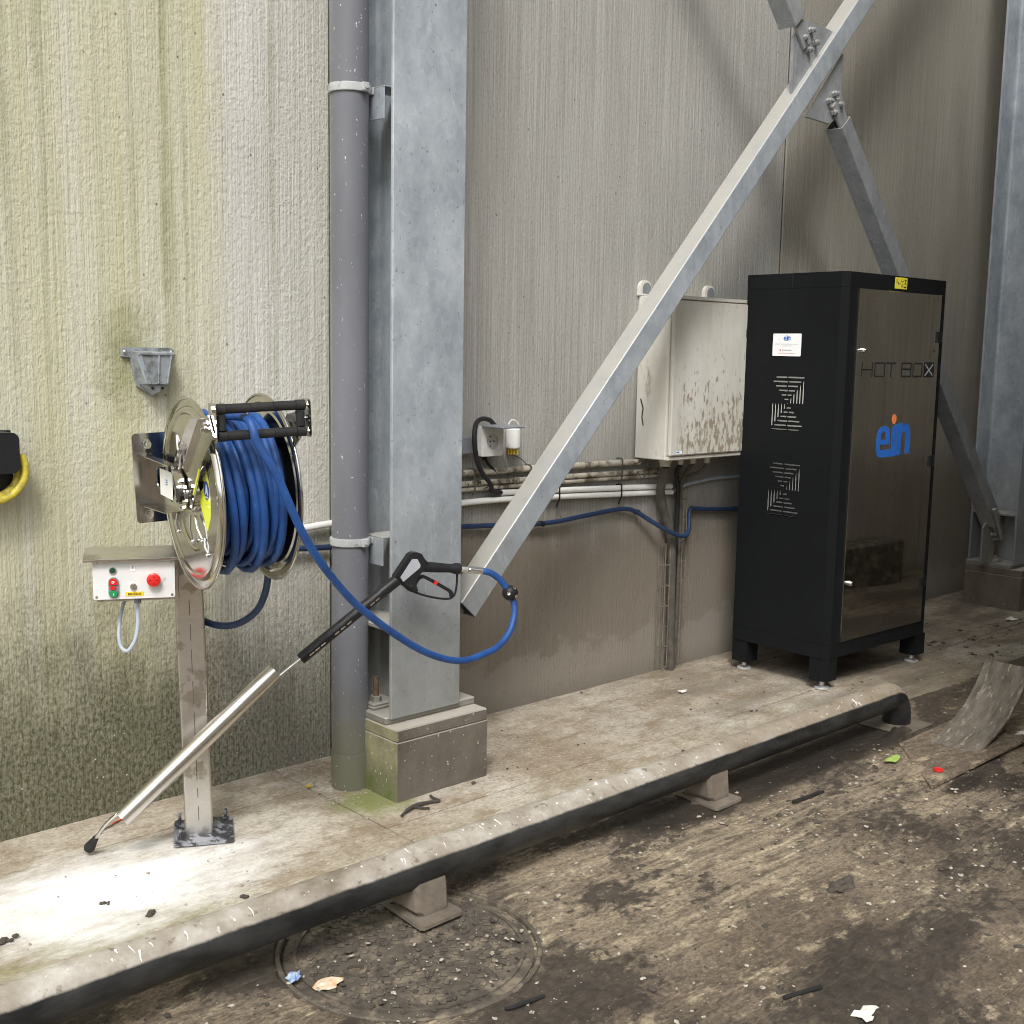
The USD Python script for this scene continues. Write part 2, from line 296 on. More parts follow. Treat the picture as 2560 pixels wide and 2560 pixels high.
def ground_material(name, slab):
    g = Graph()
    big = g.noise(1.3, detail=9.0, rough=0.62, loc=(0.7, 0.2, 0))
    mid = g.noise(5.0, detail=9.0, rough=0.66, loc=(4, 1, 0))
    fine = g.noise(60.0, detail=5.0, rough=0.7)
    if slab:
        col = g.ramp(big, [(0.30, (0.26, 0.205, 0.14)), (0.5, (0.39, 0.34, 0.265)), (0.72, (0.50, 0.465, 0.395))])
        col = g.mix(g.ramp(mid, [(0.47, 0.0), (0.66, 0.8)]), col, (0.225, 0.17, 0.112))
        sm = g.noise(17.0, (0.8, 1.3, 1), 8.0, 0.7, loc=(6, 2, 0))
        col = g.mix(g.ramp(sm, [(0.50, 0.0), (0.68, 0.6)]), col, (0.17, 0.13, 0.09)); col = g.mix(g.ramp(sm, [(0.30, 0.5), (0.42, 0.0)]), col, (0.60, 0.57, 0.50))
        wsp = g.node('voronoi_texture', {'scale': 48.0, 'feature': 'f1'}, vector='g.position')
        col = g.mix(g.math('multiply', g.rng(wsp + '.distance', 0.08, 0.17, 0.8, 0.0), g.ramp(g.noise(19.0, detail=2.0, loc=(8, 8, 0)), [(0.55, 0.0), (0.62, 1.0)])), col, (0.66, 0.63, 0.57))
        fz = g.noise(70.0, (0.85, 1.2, 1), 7.0, 0.76, loc=(1, 4, 0))
        col = g.mix(1.0, col, g.ramp(fz, [(0.32, 0.55), (0.5, 1.0), (0.66, 1.28)]), 'multiply')
        blt = g.noise(6.5, (0.7, 1.4, 1), 10.0, 0.74, loc=(3, 9, 0))
        col = g.mix(g.ramp(blt, [(0.53, 0.0), (0.61, 0.7)]), col, (0.215, 0.155, 0.095))
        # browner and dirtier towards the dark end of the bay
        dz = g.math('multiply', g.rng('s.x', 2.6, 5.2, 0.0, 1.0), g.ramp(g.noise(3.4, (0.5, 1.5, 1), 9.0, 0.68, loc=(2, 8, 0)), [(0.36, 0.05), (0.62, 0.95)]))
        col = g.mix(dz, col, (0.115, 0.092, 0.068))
        # algae in the near left corner and at the foot of the plinth
        w = g.noise(11.0, detail=7.0, rough=0.65)
        al = g.math('multiply', g.math('multiply', g.rng('s.y', -0.66, -0.84, 0.0, 1.0), g.rng('s.x', 1.2, 1.7, 1.0, 0.15)), g.ramp(w, [(0.42, 0.1), (0.60, 0.85)]))
        col = g.mix(al, col, (0.20, 0.19, 0.075))
        col = g.mix(g.math('multiply', g.blob(2.25, -0.47, 0.20, 0.17, w, 0.2), 0.9), col, (0.17, 0.19, 0.055))
        # bright pool of daylight on the slab, painted in as pale colour
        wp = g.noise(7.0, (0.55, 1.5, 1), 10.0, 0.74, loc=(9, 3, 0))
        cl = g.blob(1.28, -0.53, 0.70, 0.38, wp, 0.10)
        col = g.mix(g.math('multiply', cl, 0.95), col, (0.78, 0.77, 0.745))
        st = g.node('voronoi_texture', {'scale': 34.0, 'feature': 'f1'}, vector='g.position')
        sp = g.math('multiply', g.rng(st + '.distance', 0.10, 0.2, 0.75, 0.0), g.ramp(g.noise(9.0, detail=3.0), [(0.58, 0.0), (0.66, 1.0)]))
        col = g.mix(sp, col, (0.07, 0.055, 0.04))
        rough = 0.85
        nrm = g.bump(fine, 0.003); nrm = g.bump(mid, 0.006, nrm)
    else:
        mudv = g.node('attribute', {'attribute': 'mud'}) + '.fac'; scv = g.node('attribute', {'attribute': 'scrape'}) + '.fac'; wetv = g.node('attribute', {'attribute': 'wet'}) + '.fac'
        det = g.noise(26.0, (0.8, 1.2, 1), 9.0, 0.74, loc=(4, 1, 0)); det2 = g.noise(9.0, (0.7, 1.3, 1), 9.0, 0.7, loc=(1, 6, 0))
        col = g.ramp(big, [(0.34, (0.150, 0.118, 0.086)), (0.5, (0.225, 0.182, 0.135)), (0.66, (0.33, 0.275, 0.205))])
        col = g.mix(g.ramp(det, [(0.40, 0.65), (0.55, 0.0)]), col, (0.085, 0.068, 0.051))
        s1 = g.noise(1.0, (1.2, 30, 1), 7.0, 0.72, rot=(0, 0, 0.06), loc=(1, 2, 0)); s2 = g.noise(1.0, (1.5, 42, 1), 7.0, 0.74, rot=(0, 0, -0.40), loc=(5, 7, 0))
        where = g.ramp(g.noise(0.8, detail=3.0, loc=(3, 3, 0)), [(0.44, 0.0), (0.58, 1.0)])
        scf = g.node('rgb_to_bw', {}, color=g.mix(where, g.ramp(s1, [(0.42, 0.0), (0.62, 1.0)]), g.ramp(s2, [(0.44, 0.0), (0.60, 1.0)]))) + '.val'
        col = g.mix(g.math('multiply', g.math('multiply', scf, scv), 0.85), col, (0.47, 0.40, 0.30))
        col = g.mix(g.ramp(det2, [(0.54, 0.0), (0.61, 0.75)]), col, (0.50, 0.43, 0.31))
        col = g.mix(g.ramp(g.noise(14.0, (0.7, 1.3, 1), 9.0, 0.74, loc=(7, 3, 0)), [(0.52, 0.0), (0.60, 0.7)]), col, (0.105, 0.085, 0.064))
        sp_ = g.noise(85.0, (0.8, 1.2, 1), 6.0, 0.75, loc=(2, 2, 0))
        col = g.mix(1.0, col, g.ramp(sp_, [(0.32, 0.45), (0.5, 1.0), (0.68, 1.55)]), 'multiply')
        mud = g.rng(g.math('add', mudv, g.math('multiply', g.math('subtract', det, 0.5), 0.9)), 0.46, 0.60, 0.0, 0.93)
        mudc = g.ramp(g.noise(40.0, detail=6.0, rough=0.7), [(0.35, (0.030, 0.025, 0.020)), (0.65, (0.085, 0.070, 0.055))])
        col = g.mix(mud, col, mudc)
        wet = g.rng(g.math('add', wetv, g.math('multiply', g.math('subtract', det2, 0.5), 0.8)), 0.35, 0.65, 0.0, 1.0)
        col = g.mix(g.math('multiply', wet, 0.93), col, (0.020, 0.0165, 0.013))
        dz = g.rng('s.x', 4.2, 6.0, 0.0, 0.6)
        col = g.mix(dz, col, (0.105, 0.085, 0.063))
        st = g.node('voronoi_texture', {'scale': 62.0, 'feature': 'f1'}, vector='g.position')
        sp = g.math('multiply', g.rng(st + '.distance', 0.08, 0.17, 0.85, 0.0), g.ramp(g.noise(24.0, detail=2.0), [(0.56, 0.0), (0.62, 1.0)]))
        col = g.mix(sp, col, (0.52, 0.47, 0.39))
        col = g.mix(1.0, col, (1.06, 1.0, 0.925), 'multiply')
        rough = g.rng(wet, 0.0, 1.0, 0.88, 0.45)
        nrm = g.bump(fine, 0.006); nrm = g.bump(det, 0.014, nrm); nrm = g.bump(scf, 0.004, nrm)
    g.done(name, col, rough, nrm)
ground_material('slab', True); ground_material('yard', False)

def galvanised(name, a, b, dark, grime=0.0):
    g = Graph()
    v = g.node('voronoi_texture', {'scale': 38.0, 'feature': 'f1'}, vector=g.node('mapping', {'scale': (1, 1, 0.8)}, vector='g.position') + '.vector')
    sp = g.node('rgb_to_bw', {}, color=v + '.color') + '.val'
    wide = g.noise(7.0, (1, 1, 0.55), 8.0, 0.65)
    col = g.ramp(wide, [(0.34, b), (0.66, a)])
    col = g.mix(g.math('multiply', sp, 0.5), col, g.mix(1.0, col, (0.66, 0.70, 0.74), 'multiply'))
    col = g.mix(g.ramp(g.noise(30.0, (1, 1, 0.25), 6.0, 0.7), [(0.60, 0.0), (0.72, 0.55)]), col, (0.60, 0.62, 0.63))
    col = g.mix(g.ramp(g.noise(80.0, (1, 1, 0.8), 3.0), [(0.66, 0.0), (0.70, 0.8)]), col, dark)
    if grime > 0:
        h = g.math('add', 's.z', g.math('multiply', g.math('subtract', g.noise(4.0, detail=7.0), 0.5), 0.8))
        col = g.mix(g.rng(h, 0.25, 1.2, grime, 0.0), col, (0.20, 0.185, 0.15))
    upz = g.node('separate_xyz', {}, vector='g.true_normal') + '.z'
    dustf = g.math('multiply', g.rng(upz, 0.35, 0.55, 0.0, 0.88), g.ramp(g.noise(9.0, detail=6.0), [(0.25, 0.6), (0.55, 1.0)]))
    col = g.mix(dustf, col, (0.50, 0.475, 0.425))
    g.done(name, col, g.rng(wide, 0.3, 0.7, 0.52, 0.40), g.bump(g.noise(120.0, detail=3.0), 0.0006), 0.35)
galvanised('galvanised', (0.46, 0.49, 0.52), (0.29, 0.32, 0.345), (0.16, 0.16, 0.16), 0.6)
galvanised('galvanised_dull', (0.34, 0.35, 0.355), (0.22, 0.23, 0.235), (0.12, 0.12, 0.11), 0.5)
galvanised('galvanised_dusty', (0.36, 0.34, 0.30), (0.28, 0.265, 0.235), (0.14, 0.12, 0.10), 0.6)

g = Graph()   # grey plastic rainwater pipe, mossy towards the ground
col = g.ramp(g.noise(5.0, (1, 1, 0.3), 6.0), [(0.35, (0.125, 0.127, 0.142)), (0.65, (0.155, 0.157, 0.175))])
h = g.math('add', 's.z', g.math('multiply', g.math('subtract', g.noise(14.0, detail=7.0), 0.5), 0.30))
col = g.mix(g.rng(h, 0.08, 0.42, 0.75, 0.0), col, (0.125, 0.120, 0.065))
col = g.mix(g.ramp(g.noise(110.0, (1, 1, 0.5), 2.0), [(0.70, 0.0), (0.73, 0.8)]), col, (0.6, 0.6, 0.58))
g.done('pipe_plastic', col, 0.42)

g = Graph()   # guard rail: dust and droppings on top, bare dark steel on the rubbed front and under side
nz = g.node('separate_xyz', {}, vector='g.normal')
up = g.math('add', nz + '.z', g.math('multiply', g.math('subtract', g.noise(9.0, (1, 1, 1), 8.0, 0.75), 0.5), 0.22))
dust = g.ramp(g.noise(5.5, detail=8.0, rough=0.65), [(0.34, (0.17, 0.14, 0.105)), (0.52, (0.32, 0.285, 0.235)), (0.70, (0.50, 0.475, 0.43))])
dust = g.mix(g.rng('s.x', 2.4, 3.4, 0.0, 0.6), dust, (0.24, 0.19, 0.135))
dust = g.mix(g.ramp(g.noise(42.0, (1, 1, 1), 4.0, 0.6), [(0.66, 0.0), (0.72, 0.8)]), dust, (0.72, 0.70, 0.66))
dust = g.mix(g.ramp(g.noise(38.0, detail=5.0, loc=(3, 1, 1)), [(0.60, 0.0), (0.68, 0.7)]), dust, (0.11, 0.09, 0.065))
steel = g.ramp(g.noise(16.0, (0.4, 1, 1), 7.0), [(0.4, (0.010, 0.010, 0.0095)), (0.7, (0.034, 0.0335, 0.032))])
msk = g.rng(up, 0.44, 0.58, 0.0, 1.0)
g.done('rail_steel', g.mix(msk, steel, dust), g.rng(msk, 0, 1, 0.42, 0.9), g.bump(g.noise(70.0, detail=5.0), 0.002), spec=0.22)

def plinth_material(name, algae, a, b):
  # cast concrete, algae on the left face of the near one
  g = Graph()
  col = g.ramp(g.noise(6.0, (1, 1, 0.6), 8.0, 0.65), [(0.35, b), (0.65, a)])
  nx = g.node('separate_xyz', {}, vector='g.true_normal')
  lf = g.math('multiply', g.rng(nx + '.x', -0.9, -0.4, algae, 0.0), g.ramp(g.noise(13.0, (1, 1, 0.6), 7.0, 0.65), [(0.36, 0.25), (0.60, 1.0)]))
  col = g.mix(g.math('multiply', lf, 0.75), col, (0.33, 0.32, 0.17))
  hh = g.math('add', 's.z', g.math('multiply', g.math('subtract', g.noise(18.0, detail=6.0), 0.5), 0.16))
  col = g.mix(g.math('multiply', lf, g.rng(hh, 0.06, 0.13, 0.97, 0.12)), col, (0.075, 0.095, 0.018))
  col = g.mix(g.math('multiply', g.rng(nx + '.z', 0.4, 0.9, 0.0, 0.8), 1.0), col, (0.44, 0.40, 0.34))
  col = g.mix(g.ramp(g.noise(70.0, detail=3.0), [(0.67, 0.0), (0.71, 0.8)]), col, (0.6, 0.57, 0.5))
  col = g.mix(g.ramp(g.noise(55.0, (1, 1, 0.5), 4.0, loc=(5, 5, 5)), [(0.66, 0.0), (0.72, 0.7)]), col, (0.07, 0.055, 0.045))
  g.done(name, col, 0.92, g.bump(g.noise(40.0, detail=6.0, rough=0.7), 0.004))
plinth_material('plinth_concrete', 1.0, (0.150, 0.127, 0.102), (0.082, 0.068, 0.053)); plinth_material('plinth_brown', 0.05, (0.15, 0.122, 0.095), (0.095, 0.077, 0.058))

plain('stainless', (0.56, 0.545, 0.515), 0.15, 1.0, (0.49, 0.475, 0.445), 9.0, rvar=0.08)
plain('stainless_brushed', (0.62, 0.595, 0.56), 0.34, 1.0, (0.52, 0.49, 0.45), 7.0, stretch=(1, 1, 1.5), rvar=0.16, dirt=(0.40, 0.36, 0.31), dscale=11.0, dlo=0.54, dhi=0.58)
plain('stainless_tube', (0.70, 0.67, 0.63), 0.26, 1.0, (0.60, 0.57, 0.53), 10.0, rvar=0.10)
plain('chrome', (0.80, 0.80, 0.80), 0.10, 1.0, (0.7, 0.7, 0.7))
plain('mirror_steel', (0.93, 0.92, 0.90), 0.025, 1.0, (0.88, 0.87, 0.845), 5.0, rvar=0.03, dirt=(0.45, 0.42, 0.38), dscale=24.0, dlo=0.64, dhi=0.72)
plain('black_powder', (0.0065, 0.0072, 0.0078), 0.5, 0.0, (0.0050, 0.0055, 0.0060), 3.0, bump=0.0002, bscale=600.0, spec=0.14)
plain('black_plastic', (0.012, 0.012, 0.013), 0.45, 0.0, (0.008, 0.008, 0.009), 14.0, bump=0.0003, bscale=260.0, spec=0.3)
plain('black_rubber', (0.011, 0.011, 0.011), 0.55, 0.0, (0.022, 0.0215, 0.021), 26.0, bump=0.0006, bscale=90.0, spec=0.3)
plain('grey_plastic', (0.22, 0.23, 0.25), 0.45, 0.0, (0.17, 0.18, 0.19), 20.0)
plain('grey_clamp', (0.42, 0.43, 0.43), 0.55, 0.0, (0.33, 0.335, 0.33), 18.0, dirt=(0.10, 0.095, 0.05), dscale=22.0, dlo=0.56, dhi=0.64)
plain('blue_hose', (0.011, 0.070, 0.255), 0.55, 0.0, (0.008, 0.043, 0.165), 16.0, dirt=(0.10, 0.18, 0.34), dscale=34.0, dlo=0.62, dhi=0.72, bump=0.0005, bscale=330.0)
plain('navy_hose', (0.013, 0.033, 0.088), 0.55, 0.0, (0.009, 0.022, 0.056), 14.0, bump=0.0004, bscale=160.0)
plain('yellow_hose', (0.55, 0.46, 0.05), 0.5, 0.0, (0.40, 0.32, 0.03), 30.0, dirt=(0.25, 0.20, 0.05), dscale=60.0)
plain('white_paint', (0.74, 0.73, 0.70), 0.42, 0.0, (0.68, 0.67, 0.64), 6.0)
plain('white_plastic', (0.72, 0.71, 0.68), 0.40, 0.0, (0.60, 0.585, 0.55), 16.0, dirt=(0.34, 0.29, 0.22), dscale=30.0, dlo=0.62, dhi=0.72)
plain('old_conduit', (0.50, 0.465, 0.39), 0.7, 0.0, (0.36, 0.32, 0.25), 12.0, dirt=(0.10, 0.08, 0.055), dscale=15.0, dlo=0.47, dhi=0.60, bump=0.002, bscale=60.0)
plain('grimy_grey', (0.095, 0.083, 0.067), 0.8, 0.0, (0.048, 0.041, 0.033), 20.0, bump=0.002, bscale=60.0)
plain('wire_dusty', (0.21, 0.185, 0.14), 0.7, 0.2, (0.12, 0.10, 0.076), 20.0)
plain('rust', (0.135, 0.085, 0.055), 0.85, 0.0, (0.075, 0.045, 0.030), 40.0, bump=0.001, bscale=200.0)
plain('panel_white', (0.66, 0.655, 0.64), 0.30, 0.0, (0.60, 0.595, 0.58), 5.0)
plain('label_white', (0.80, 0.80, 0.79), 0.35, 0.0, (0.76, 0.76, 0.75), 9.0)
plain('label_yellow', (0.74, 0.66, 0.06), 0.35, 0.0, (0.66, 0.58, 0.05), 9.0)
plain('acid_yellow', (0.66, 0.72, 0.04), 0.32, 0.0, (0.58, 0.63, 0.035), 9.0)
plain('label_amber', (0.82, 0.58, 0.04), 0.4, 0.0, (0.76, 0.52, 0.03), 9.0)
plain('ink_black', (0.012, 0.012, 0.012), 0.4); plain('ink_grey', (0.42, 0.42, 0.43), 0.5); plain('ink_blue', (0.022, 0.13, 0.50), 0.35); plain('ink_navy', (0.02, 0.035, 0.20), 0.4)
plain('ink_pale', (0.55, 0.62, 0.80), 0.4); plain('ink_orange', (0.80, 0.22, 0.07), 0.35); plain('ink_pink', (0.78, 0.52, 0.48), 0.45)
plain('red_plastic', (0.62, 0.020, 0.016), 0.32, 0.0, (0.52, 0.015, 0.012)); plain('green_plastic', (0.02, 0.27, 0.085), 0.35, 0.0, (0.016, 0.21, 0.07)); plain('green_lamp', (0.008, 0.050, 0.030), 0.12)
plain('grey_inlay', (0.36, 0.37, 0.40), 0.35, 0.0, (0.31, 0.32, 0.345)); plain('vent_backing', (0.80, 0.78, 0.73), 0.6)
plain('grey_cable', (0.40, 0.45, 0.52), 0.5, 0.0, (0.34, 0.38, 0.44))
plain('cast_grey', (0.30, 0.32, 0.34), 0.55, 0.25, (0.22, 0.235, 0.25), 22.0, dirt=(0.12, 0.125, 0.11), dscale=30.0, bump=0.0008, bscale=120.0)
plain('base_steel', (0.30, 0.30, 0.33), 0.45, 0.4, (0.05, 0.05, 0.055), 30.0, stretch=(1, 0.5, 1), lo=0.47, hi=0.53, bump=0.001, bscale=90.0)
g = Graph()   # splashed enamelled cabinet: mud spots running down, thicker towards the bottom
col = g.ramp(g.noise(6.0, (1, 1, 0.4), 6.0), [(0.35, (0.46, 0.44, 0.38)), (0.65, (0.57, 0.555, 0.505))])
hgt = g.rng('s.z', 1.06, 1.62, 0.40, 0.585)
hx_ = g.noise(46.0, (1, 1, 0.34), 5.0, 0.62, loc=(1, 1, 3))
sp = g.rng(g.math('subtract', hx_, g.math('add', 0.46, g.math('multiply', g.rng(g.math('add', 's.z', g.math('multiply', g.math('subtract', g.noise(6.0, (1, 1, 0.6), 4.0), 0.5), 0.5)), 1.05, 1.62, 0.0, 1.0), 0.17))), 0.0, 0.07, 0.0, 0.82)
sp = g.math('multiply', sp, g.rng('s.x', 4.06, 4.14, 0.0, 1.0))
col = g.mix(sp, col, (0.20, 0.155, 0.10))
dr = g.noise(1.0, (62, 62, 2.2), 5.0, 0.65, loc=(4, 1, 1))
col = g.mix(g.math('multiply', g.ramp(dr, [(0.56, 0.0), (0.70, 0.55)]), g.rng('s.z', 1.0, 1.7, 1.0, 0.45)), col, (0.30, 0.25, 0.17))
dn = g.node('separate_xyz', {}, vector='g.true_normal')
col = g.mix(g.rng(dn + '.z', 0.4, 0.9, 0.0, 0.75), col, (0.24, 0.20, 0.15))
g.done('cabinet_enamel', col, 0.5)
plain('cabinet_plain', (0.62, 0.60, 0.54), 0.5, 0.0, (0.52, 0.49, 0.42), 9.0, stretch=(1, 1, 0.4), dirt=(0.30, 0.25, 0.18), dscale=14.0, dlo=0.60, dhi=0.70, dstretch=(1, 1, 0.35))
plain('iron_and_block_shade', (0.050, 0.041, 0.032), 0.75, 0.0, (0.105, 0.086, 0.063), 24.0, dirt=(0.185, 0.15, 0.105), dscale=16.0, dlo=0.52, dhi=0.64, bump=0.006, bscale=55.0)  # iron of the manhole cover; reused as painted shade on the concrete block
plain('ramp_steel', (0.20, 0.172, 0.135), 0.75, 0.1, (0.10, 0.083, 0.063), 16.0, stretch=(0.6, 2.2, 0.6), dirt=(0.36, 0.31, 0.24), dscale=34.0, dstretch=(0.5, 1.6, 0.5), dlo=0.56, dhi=0.66, bump=0.004, bscale=50.0)
plain('plate_steel', (0.085, 0.070, 0.052), 0.7, 0.1, (0.15, 0.125, 0.095), 6.0, dirt=(0.25, 0.21, 0.155), dscale=16.0, dlo=0.55, dhi=0.66, bump=0.005, bscale=50.0)
plain('post_steel', (0.175, 0.145, 0.11), 0.85, 0.0, (0.10, 0.080, 0.060), 10.0, dirt=(0.10, 0.08, 0.06), dscale=14.0, bump=0.002, bscale=70.0)
plain('pebble', (0.50, 0.455, 0.38), 0.85, 0.0, (0.20, 0.165, 0.12), 130.0); plain('mud_clod', (0.045, 0.037, 0.028), 0.9, 0.0, (0.08, 0.066, 0.05), 40.0, bump=0.003, bscale=160.0)
plain('leaf_green', (0.22, 0.34, 0.045), 0.5, 0.0, (0.36, 0.46, 0.14), 60.0); plain('leaf_yellow', (0.62, 0.40, 0.05), 0.6); plain('twig', (0.035, 0.028, 0.024), 0.85, 0.0, (0.06, 0.05, 0.042), 60.0)
plain('paper', (0.72, 0.70, 0.64), 0.7, 0.0, (0.60, 0.57, 0.50), 60.0); plain('blue_scrap', (0.13, 0.23, 0.46), 0.4, 0.0, (0.42, 0.47, 0.52), 50.0); plain('orange_stain', (0.55, 0.30, 0.12), 0.6, 0.0, (0.72, 0.62, 0.5), 40.0)
plain('dusty_ledge', (0.50, 0.46, 0.38), 0.8, 0.0, (0.38, 0.34, 0.27), 14.0, dirt=(0.08, 0.065, 0.045), dscale=26.0, dlo=0.58, dhi=0.66)
plain('foot_metal', (0.75, 0.75, 0.74), 0.38, 0.75, (0.65, 0.65, 0.64), 30.0)
plain('dropping', (0.78, 0.77, 0.74), 0.7, 0.0, (0.62, 0.60, 0.55), 90.0)
plain('roof_sheet', (0.30, 0.30, 0.30), 0.6)

# ------------------------------------------------------------------ setting: yard, slabs, walls
rng = np.random.default_rng(7)
def axis(lo, hi, step, far):
    a = np.arange(lo, hi + 1e-6, step)
    g_ = [hi + step * 1.6 ** k for k in range(1, 40) if step * 1.6 ** k < far]; h_ = [lo - step * 1.6 ** k for k in range(1, 40) if step * 1.6 ** k < far]
    return np.array(sorted(h_) + list(a) + g_)
xs, ys = axis(0.9, 5.6, 0.0135, 90.0), axis(-2.75, -0.95, 0.0135, 90.0)
X, Y = np.meshgrid(xs, ys, indexing='ij')
O_ = 0 * X
nz_ = lambda fx, fy, sd, oc=4, rot=0.0: meshkit.fbm(np.stack([(X * math.cos(rot) - Y * math.sin(rot)) * fx, (X * math.sin(rot) + Y * math.cos(rot)) * fy, O_], -1), oc, sd)
def sstep(a, lo, hi): t = np.clip((a - lo) / (hi - lo), 0, 1); return t * t * (3 - 2 * t)
drain = np.hypot(X - 1.735, Y + 1.32)
# where mud lies, where the loader has scraped, and where it is wet
scrape = sstep(nz_(0.9, 1.5, 31, 4), 0.44, 0.58)
mudm = nz_(2.4, 4.4, 17, 5, -0.15)
mudm = mudm + 0.16 * np.exp(-((Y + 1.22) / 0.16) ** 2) * sstep(X, 2.0, 2.9) + 0.10 * np.exp(-((drain - 0.42) / 0.12) ** 2) + 0.05 * sstep(Y, -1.9, -2.6) * sstep(-X, -2.4, -1.4) - 0.05 * scrape
wetm = np.exp(-((Y + 1.20) / 0.15) ** 2) * sstep(X, 2.35, 3.0) * sstep(-X, -4.5, -4.2) * 0.9 + np.exp(-((Y + 1.30) / 0.30) ** 2) * np.exp(-((X - 1.95) / 0.42) ** 2) * 0.55 + np.exp(-(((X - 3.95) / 0.22) ** 2 + ((Y + 1.70) / 0.06) ** 2)) * 0.8
mm_ = sstep(mudm, 0.47, 0.60)
grain_ = meshkit.fbm(np.stack([X * 30, Y * 36, O_], -1), 3, 5)
Z = (nz_(2.2, 3.4, 3) - 0.5) * 0.016 + mm_ * (0.004 + 0.030 * np.maximum(grain_ - 0.46, 0)) + (grain_ - 0.5) * 0.005
Z += scrape * (meshkit.fbm(np.stack([X * 1.4, (Y + 0.06 * X) * 34, O_], -1), 3, 9) - 0.5) * 0.009
near = np.clip((-Y - 1.0) / 0.14, 0, 1) * np.clip((X - 0.0) / 0.3, 0, 1)
hole = np.clip((drain - 0.335) / 0.05, 0, 1)
Z = np.where((Y < -0.9) & (X > -3), Z * near * hole - 0.004 * (1 - near), -0.030)
Z = np.where((Y > -1.0) & (X > -4) & (X < 13), -0.030, Z)
Z = Z + 0.017 * np.exp(-((X - (3.80 + (Y + 1.62) * 1.28)) / 0.09) ** 2) * (Y < -1.25) * sstep(Y, -1.60, -1.50) * (0.5 + meshkit.noise(np.stack([X * 30, Y * 30, O_], -1), 9))
Z = np.where((Y < -1.0) & (Y > -1.10), np.maximum(Z, 0.0) * 0.5 + 0.0015 - 0.004 * (Y + 1.10) / 0.1, Z)
Z = np.where(hole < 0.02, -0.012, Z)
onplate = (X > 4.0) & (Y < -1.3) & (Y > -1.68); Z = np.where(onplate, np.minimum(Z, -0.002), Z)
for (mx, my, r, h) in ((6.9, -0.75, 0.5, 0.03), (7.4, -0.9, 0.6, 0.05), (6.4, -1.9, 0.5, 0.03), (5.6, -1.75, 0.4, 0.02)):
    Z += h * np.exp(-((X - mx) ** 2 + (Y - my) ** 2) / (2 * (r * 0.45) ** 2)) * (0.4 + 1.2 * meshkit.noise(np.stack([X * 16, Y * 16, O_], -1), 8)) * (Y < -0.62)
nx_, ny_ = X.shape
idx = np.arange(nx_ * ny_).reshape(nx_, ny_)
q = np.stack([idx[:-1, :-1], idx[1:, :-1], idx[1:, 1:], idx[:-1, 1:]], -1).reshape(-1, 4)
q0, q1 = q[:, [0, 1, 2]], q[:, [0, 2, 3]]
yard = trimesh.Trimesh(np.stack([X, Y, Z], -1).reshape(-1, 3), np.vstack([q0, q1]), process=False)
solo('yard_ground', yard, 'yard', 'dirty concrete yard covered in brown mud and scrape marks', 'ground', kind='structure', smooth=True, pv={'mud': np.clip(mudm, 0, 1).ravel(), 'scrape': scrape.ravel(), 'wet': np.clip(wetm, 0, 1).ravel()})

def slab(x0, x1, y0, y1, seed):
    nx, ny = max(2, int((x1 - x0) / 0.06)), max(2, int((y1 - y0) / 0.04))
    gx, gy = np.meshgrid(np.linspace(x0, x1, nx), np.linspace(y0, y1, ny), indexing='ij')
    z = (meshkit.fbm(np.stack([gx * 4, gy * 4, 0 * gx + seed], -1), 3, seed) - 0.5) * 0.004
    z = z - 0.0025 * (np.minimum.reduce([gx - x0, x1 - gx, gy - y0, y1 - gy]) < 0.003)
    i = np.arange(nx * ny).reshape(nx, ny); qq = np.stack([i[:-1, :-1], i[1:, :-1], i[1:, 1:], i[:-1, 1:]], -1).reshape(-1, 4)
    V = np.stack([gx, gy, z], -1).reshape(-1, 3)
    ring = np.concatenate([i[:, 0], i[-1, 1:], i[::-1, -1][1:], i[0, ::-1][1:]])
    W = V[ring].copy(); W[:, 2] = -0.02; n0 = len(V); m = len(ring) - 1
    side = [[ring[k], n0 + k, n0 + k + 1, ring[k + 1]] for k in range(m)]
    F = np.vstack([qq[:, [0, 1, 2]], qq[:, [0, 2, 3]], np.array(side)[:, [0, 1, 2]], np.array(side)[:, [0, 2, 3]]])
    return trimesh.Trimesh(np.vstack([V, W]), F, process=False)
ap = thing('concrete_apron', (2.2, -0.5, 0), kind='structure')
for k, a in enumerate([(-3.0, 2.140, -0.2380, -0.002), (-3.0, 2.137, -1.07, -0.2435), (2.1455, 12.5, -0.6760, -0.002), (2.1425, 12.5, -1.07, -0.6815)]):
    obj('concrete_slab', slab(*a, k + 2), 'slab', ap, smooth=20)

wl = thing('concrete_wall', (4.0, 0.1, 0), 'tall precast concrete wall with a vertical broomed face', 'wall')
def panel(x0, x1, m):
    b = 0.008
    P = Polygon([(x0, 0.2), (x0, b), (x0 + b, 0.0), (x1 - b, 0.0), (x1, b), (x1, 0.2)])
    obj('wall_panel', prism(P, -0.3, 7.2), m, wl, smooth=False)
panel(-9.0, 2.395, 'wall_green'); panel(2.400, 5.118, 'wall_grey'); panel(5.128, 8.40, 'wall_dark'); panel(8.408, 14.0, 'wall_dark')
obj('joint_sealant', cbox(5.1185, 5.1275, 0.006, 0.05, 0, 7.1, 0), 'grimy_grey', wl)

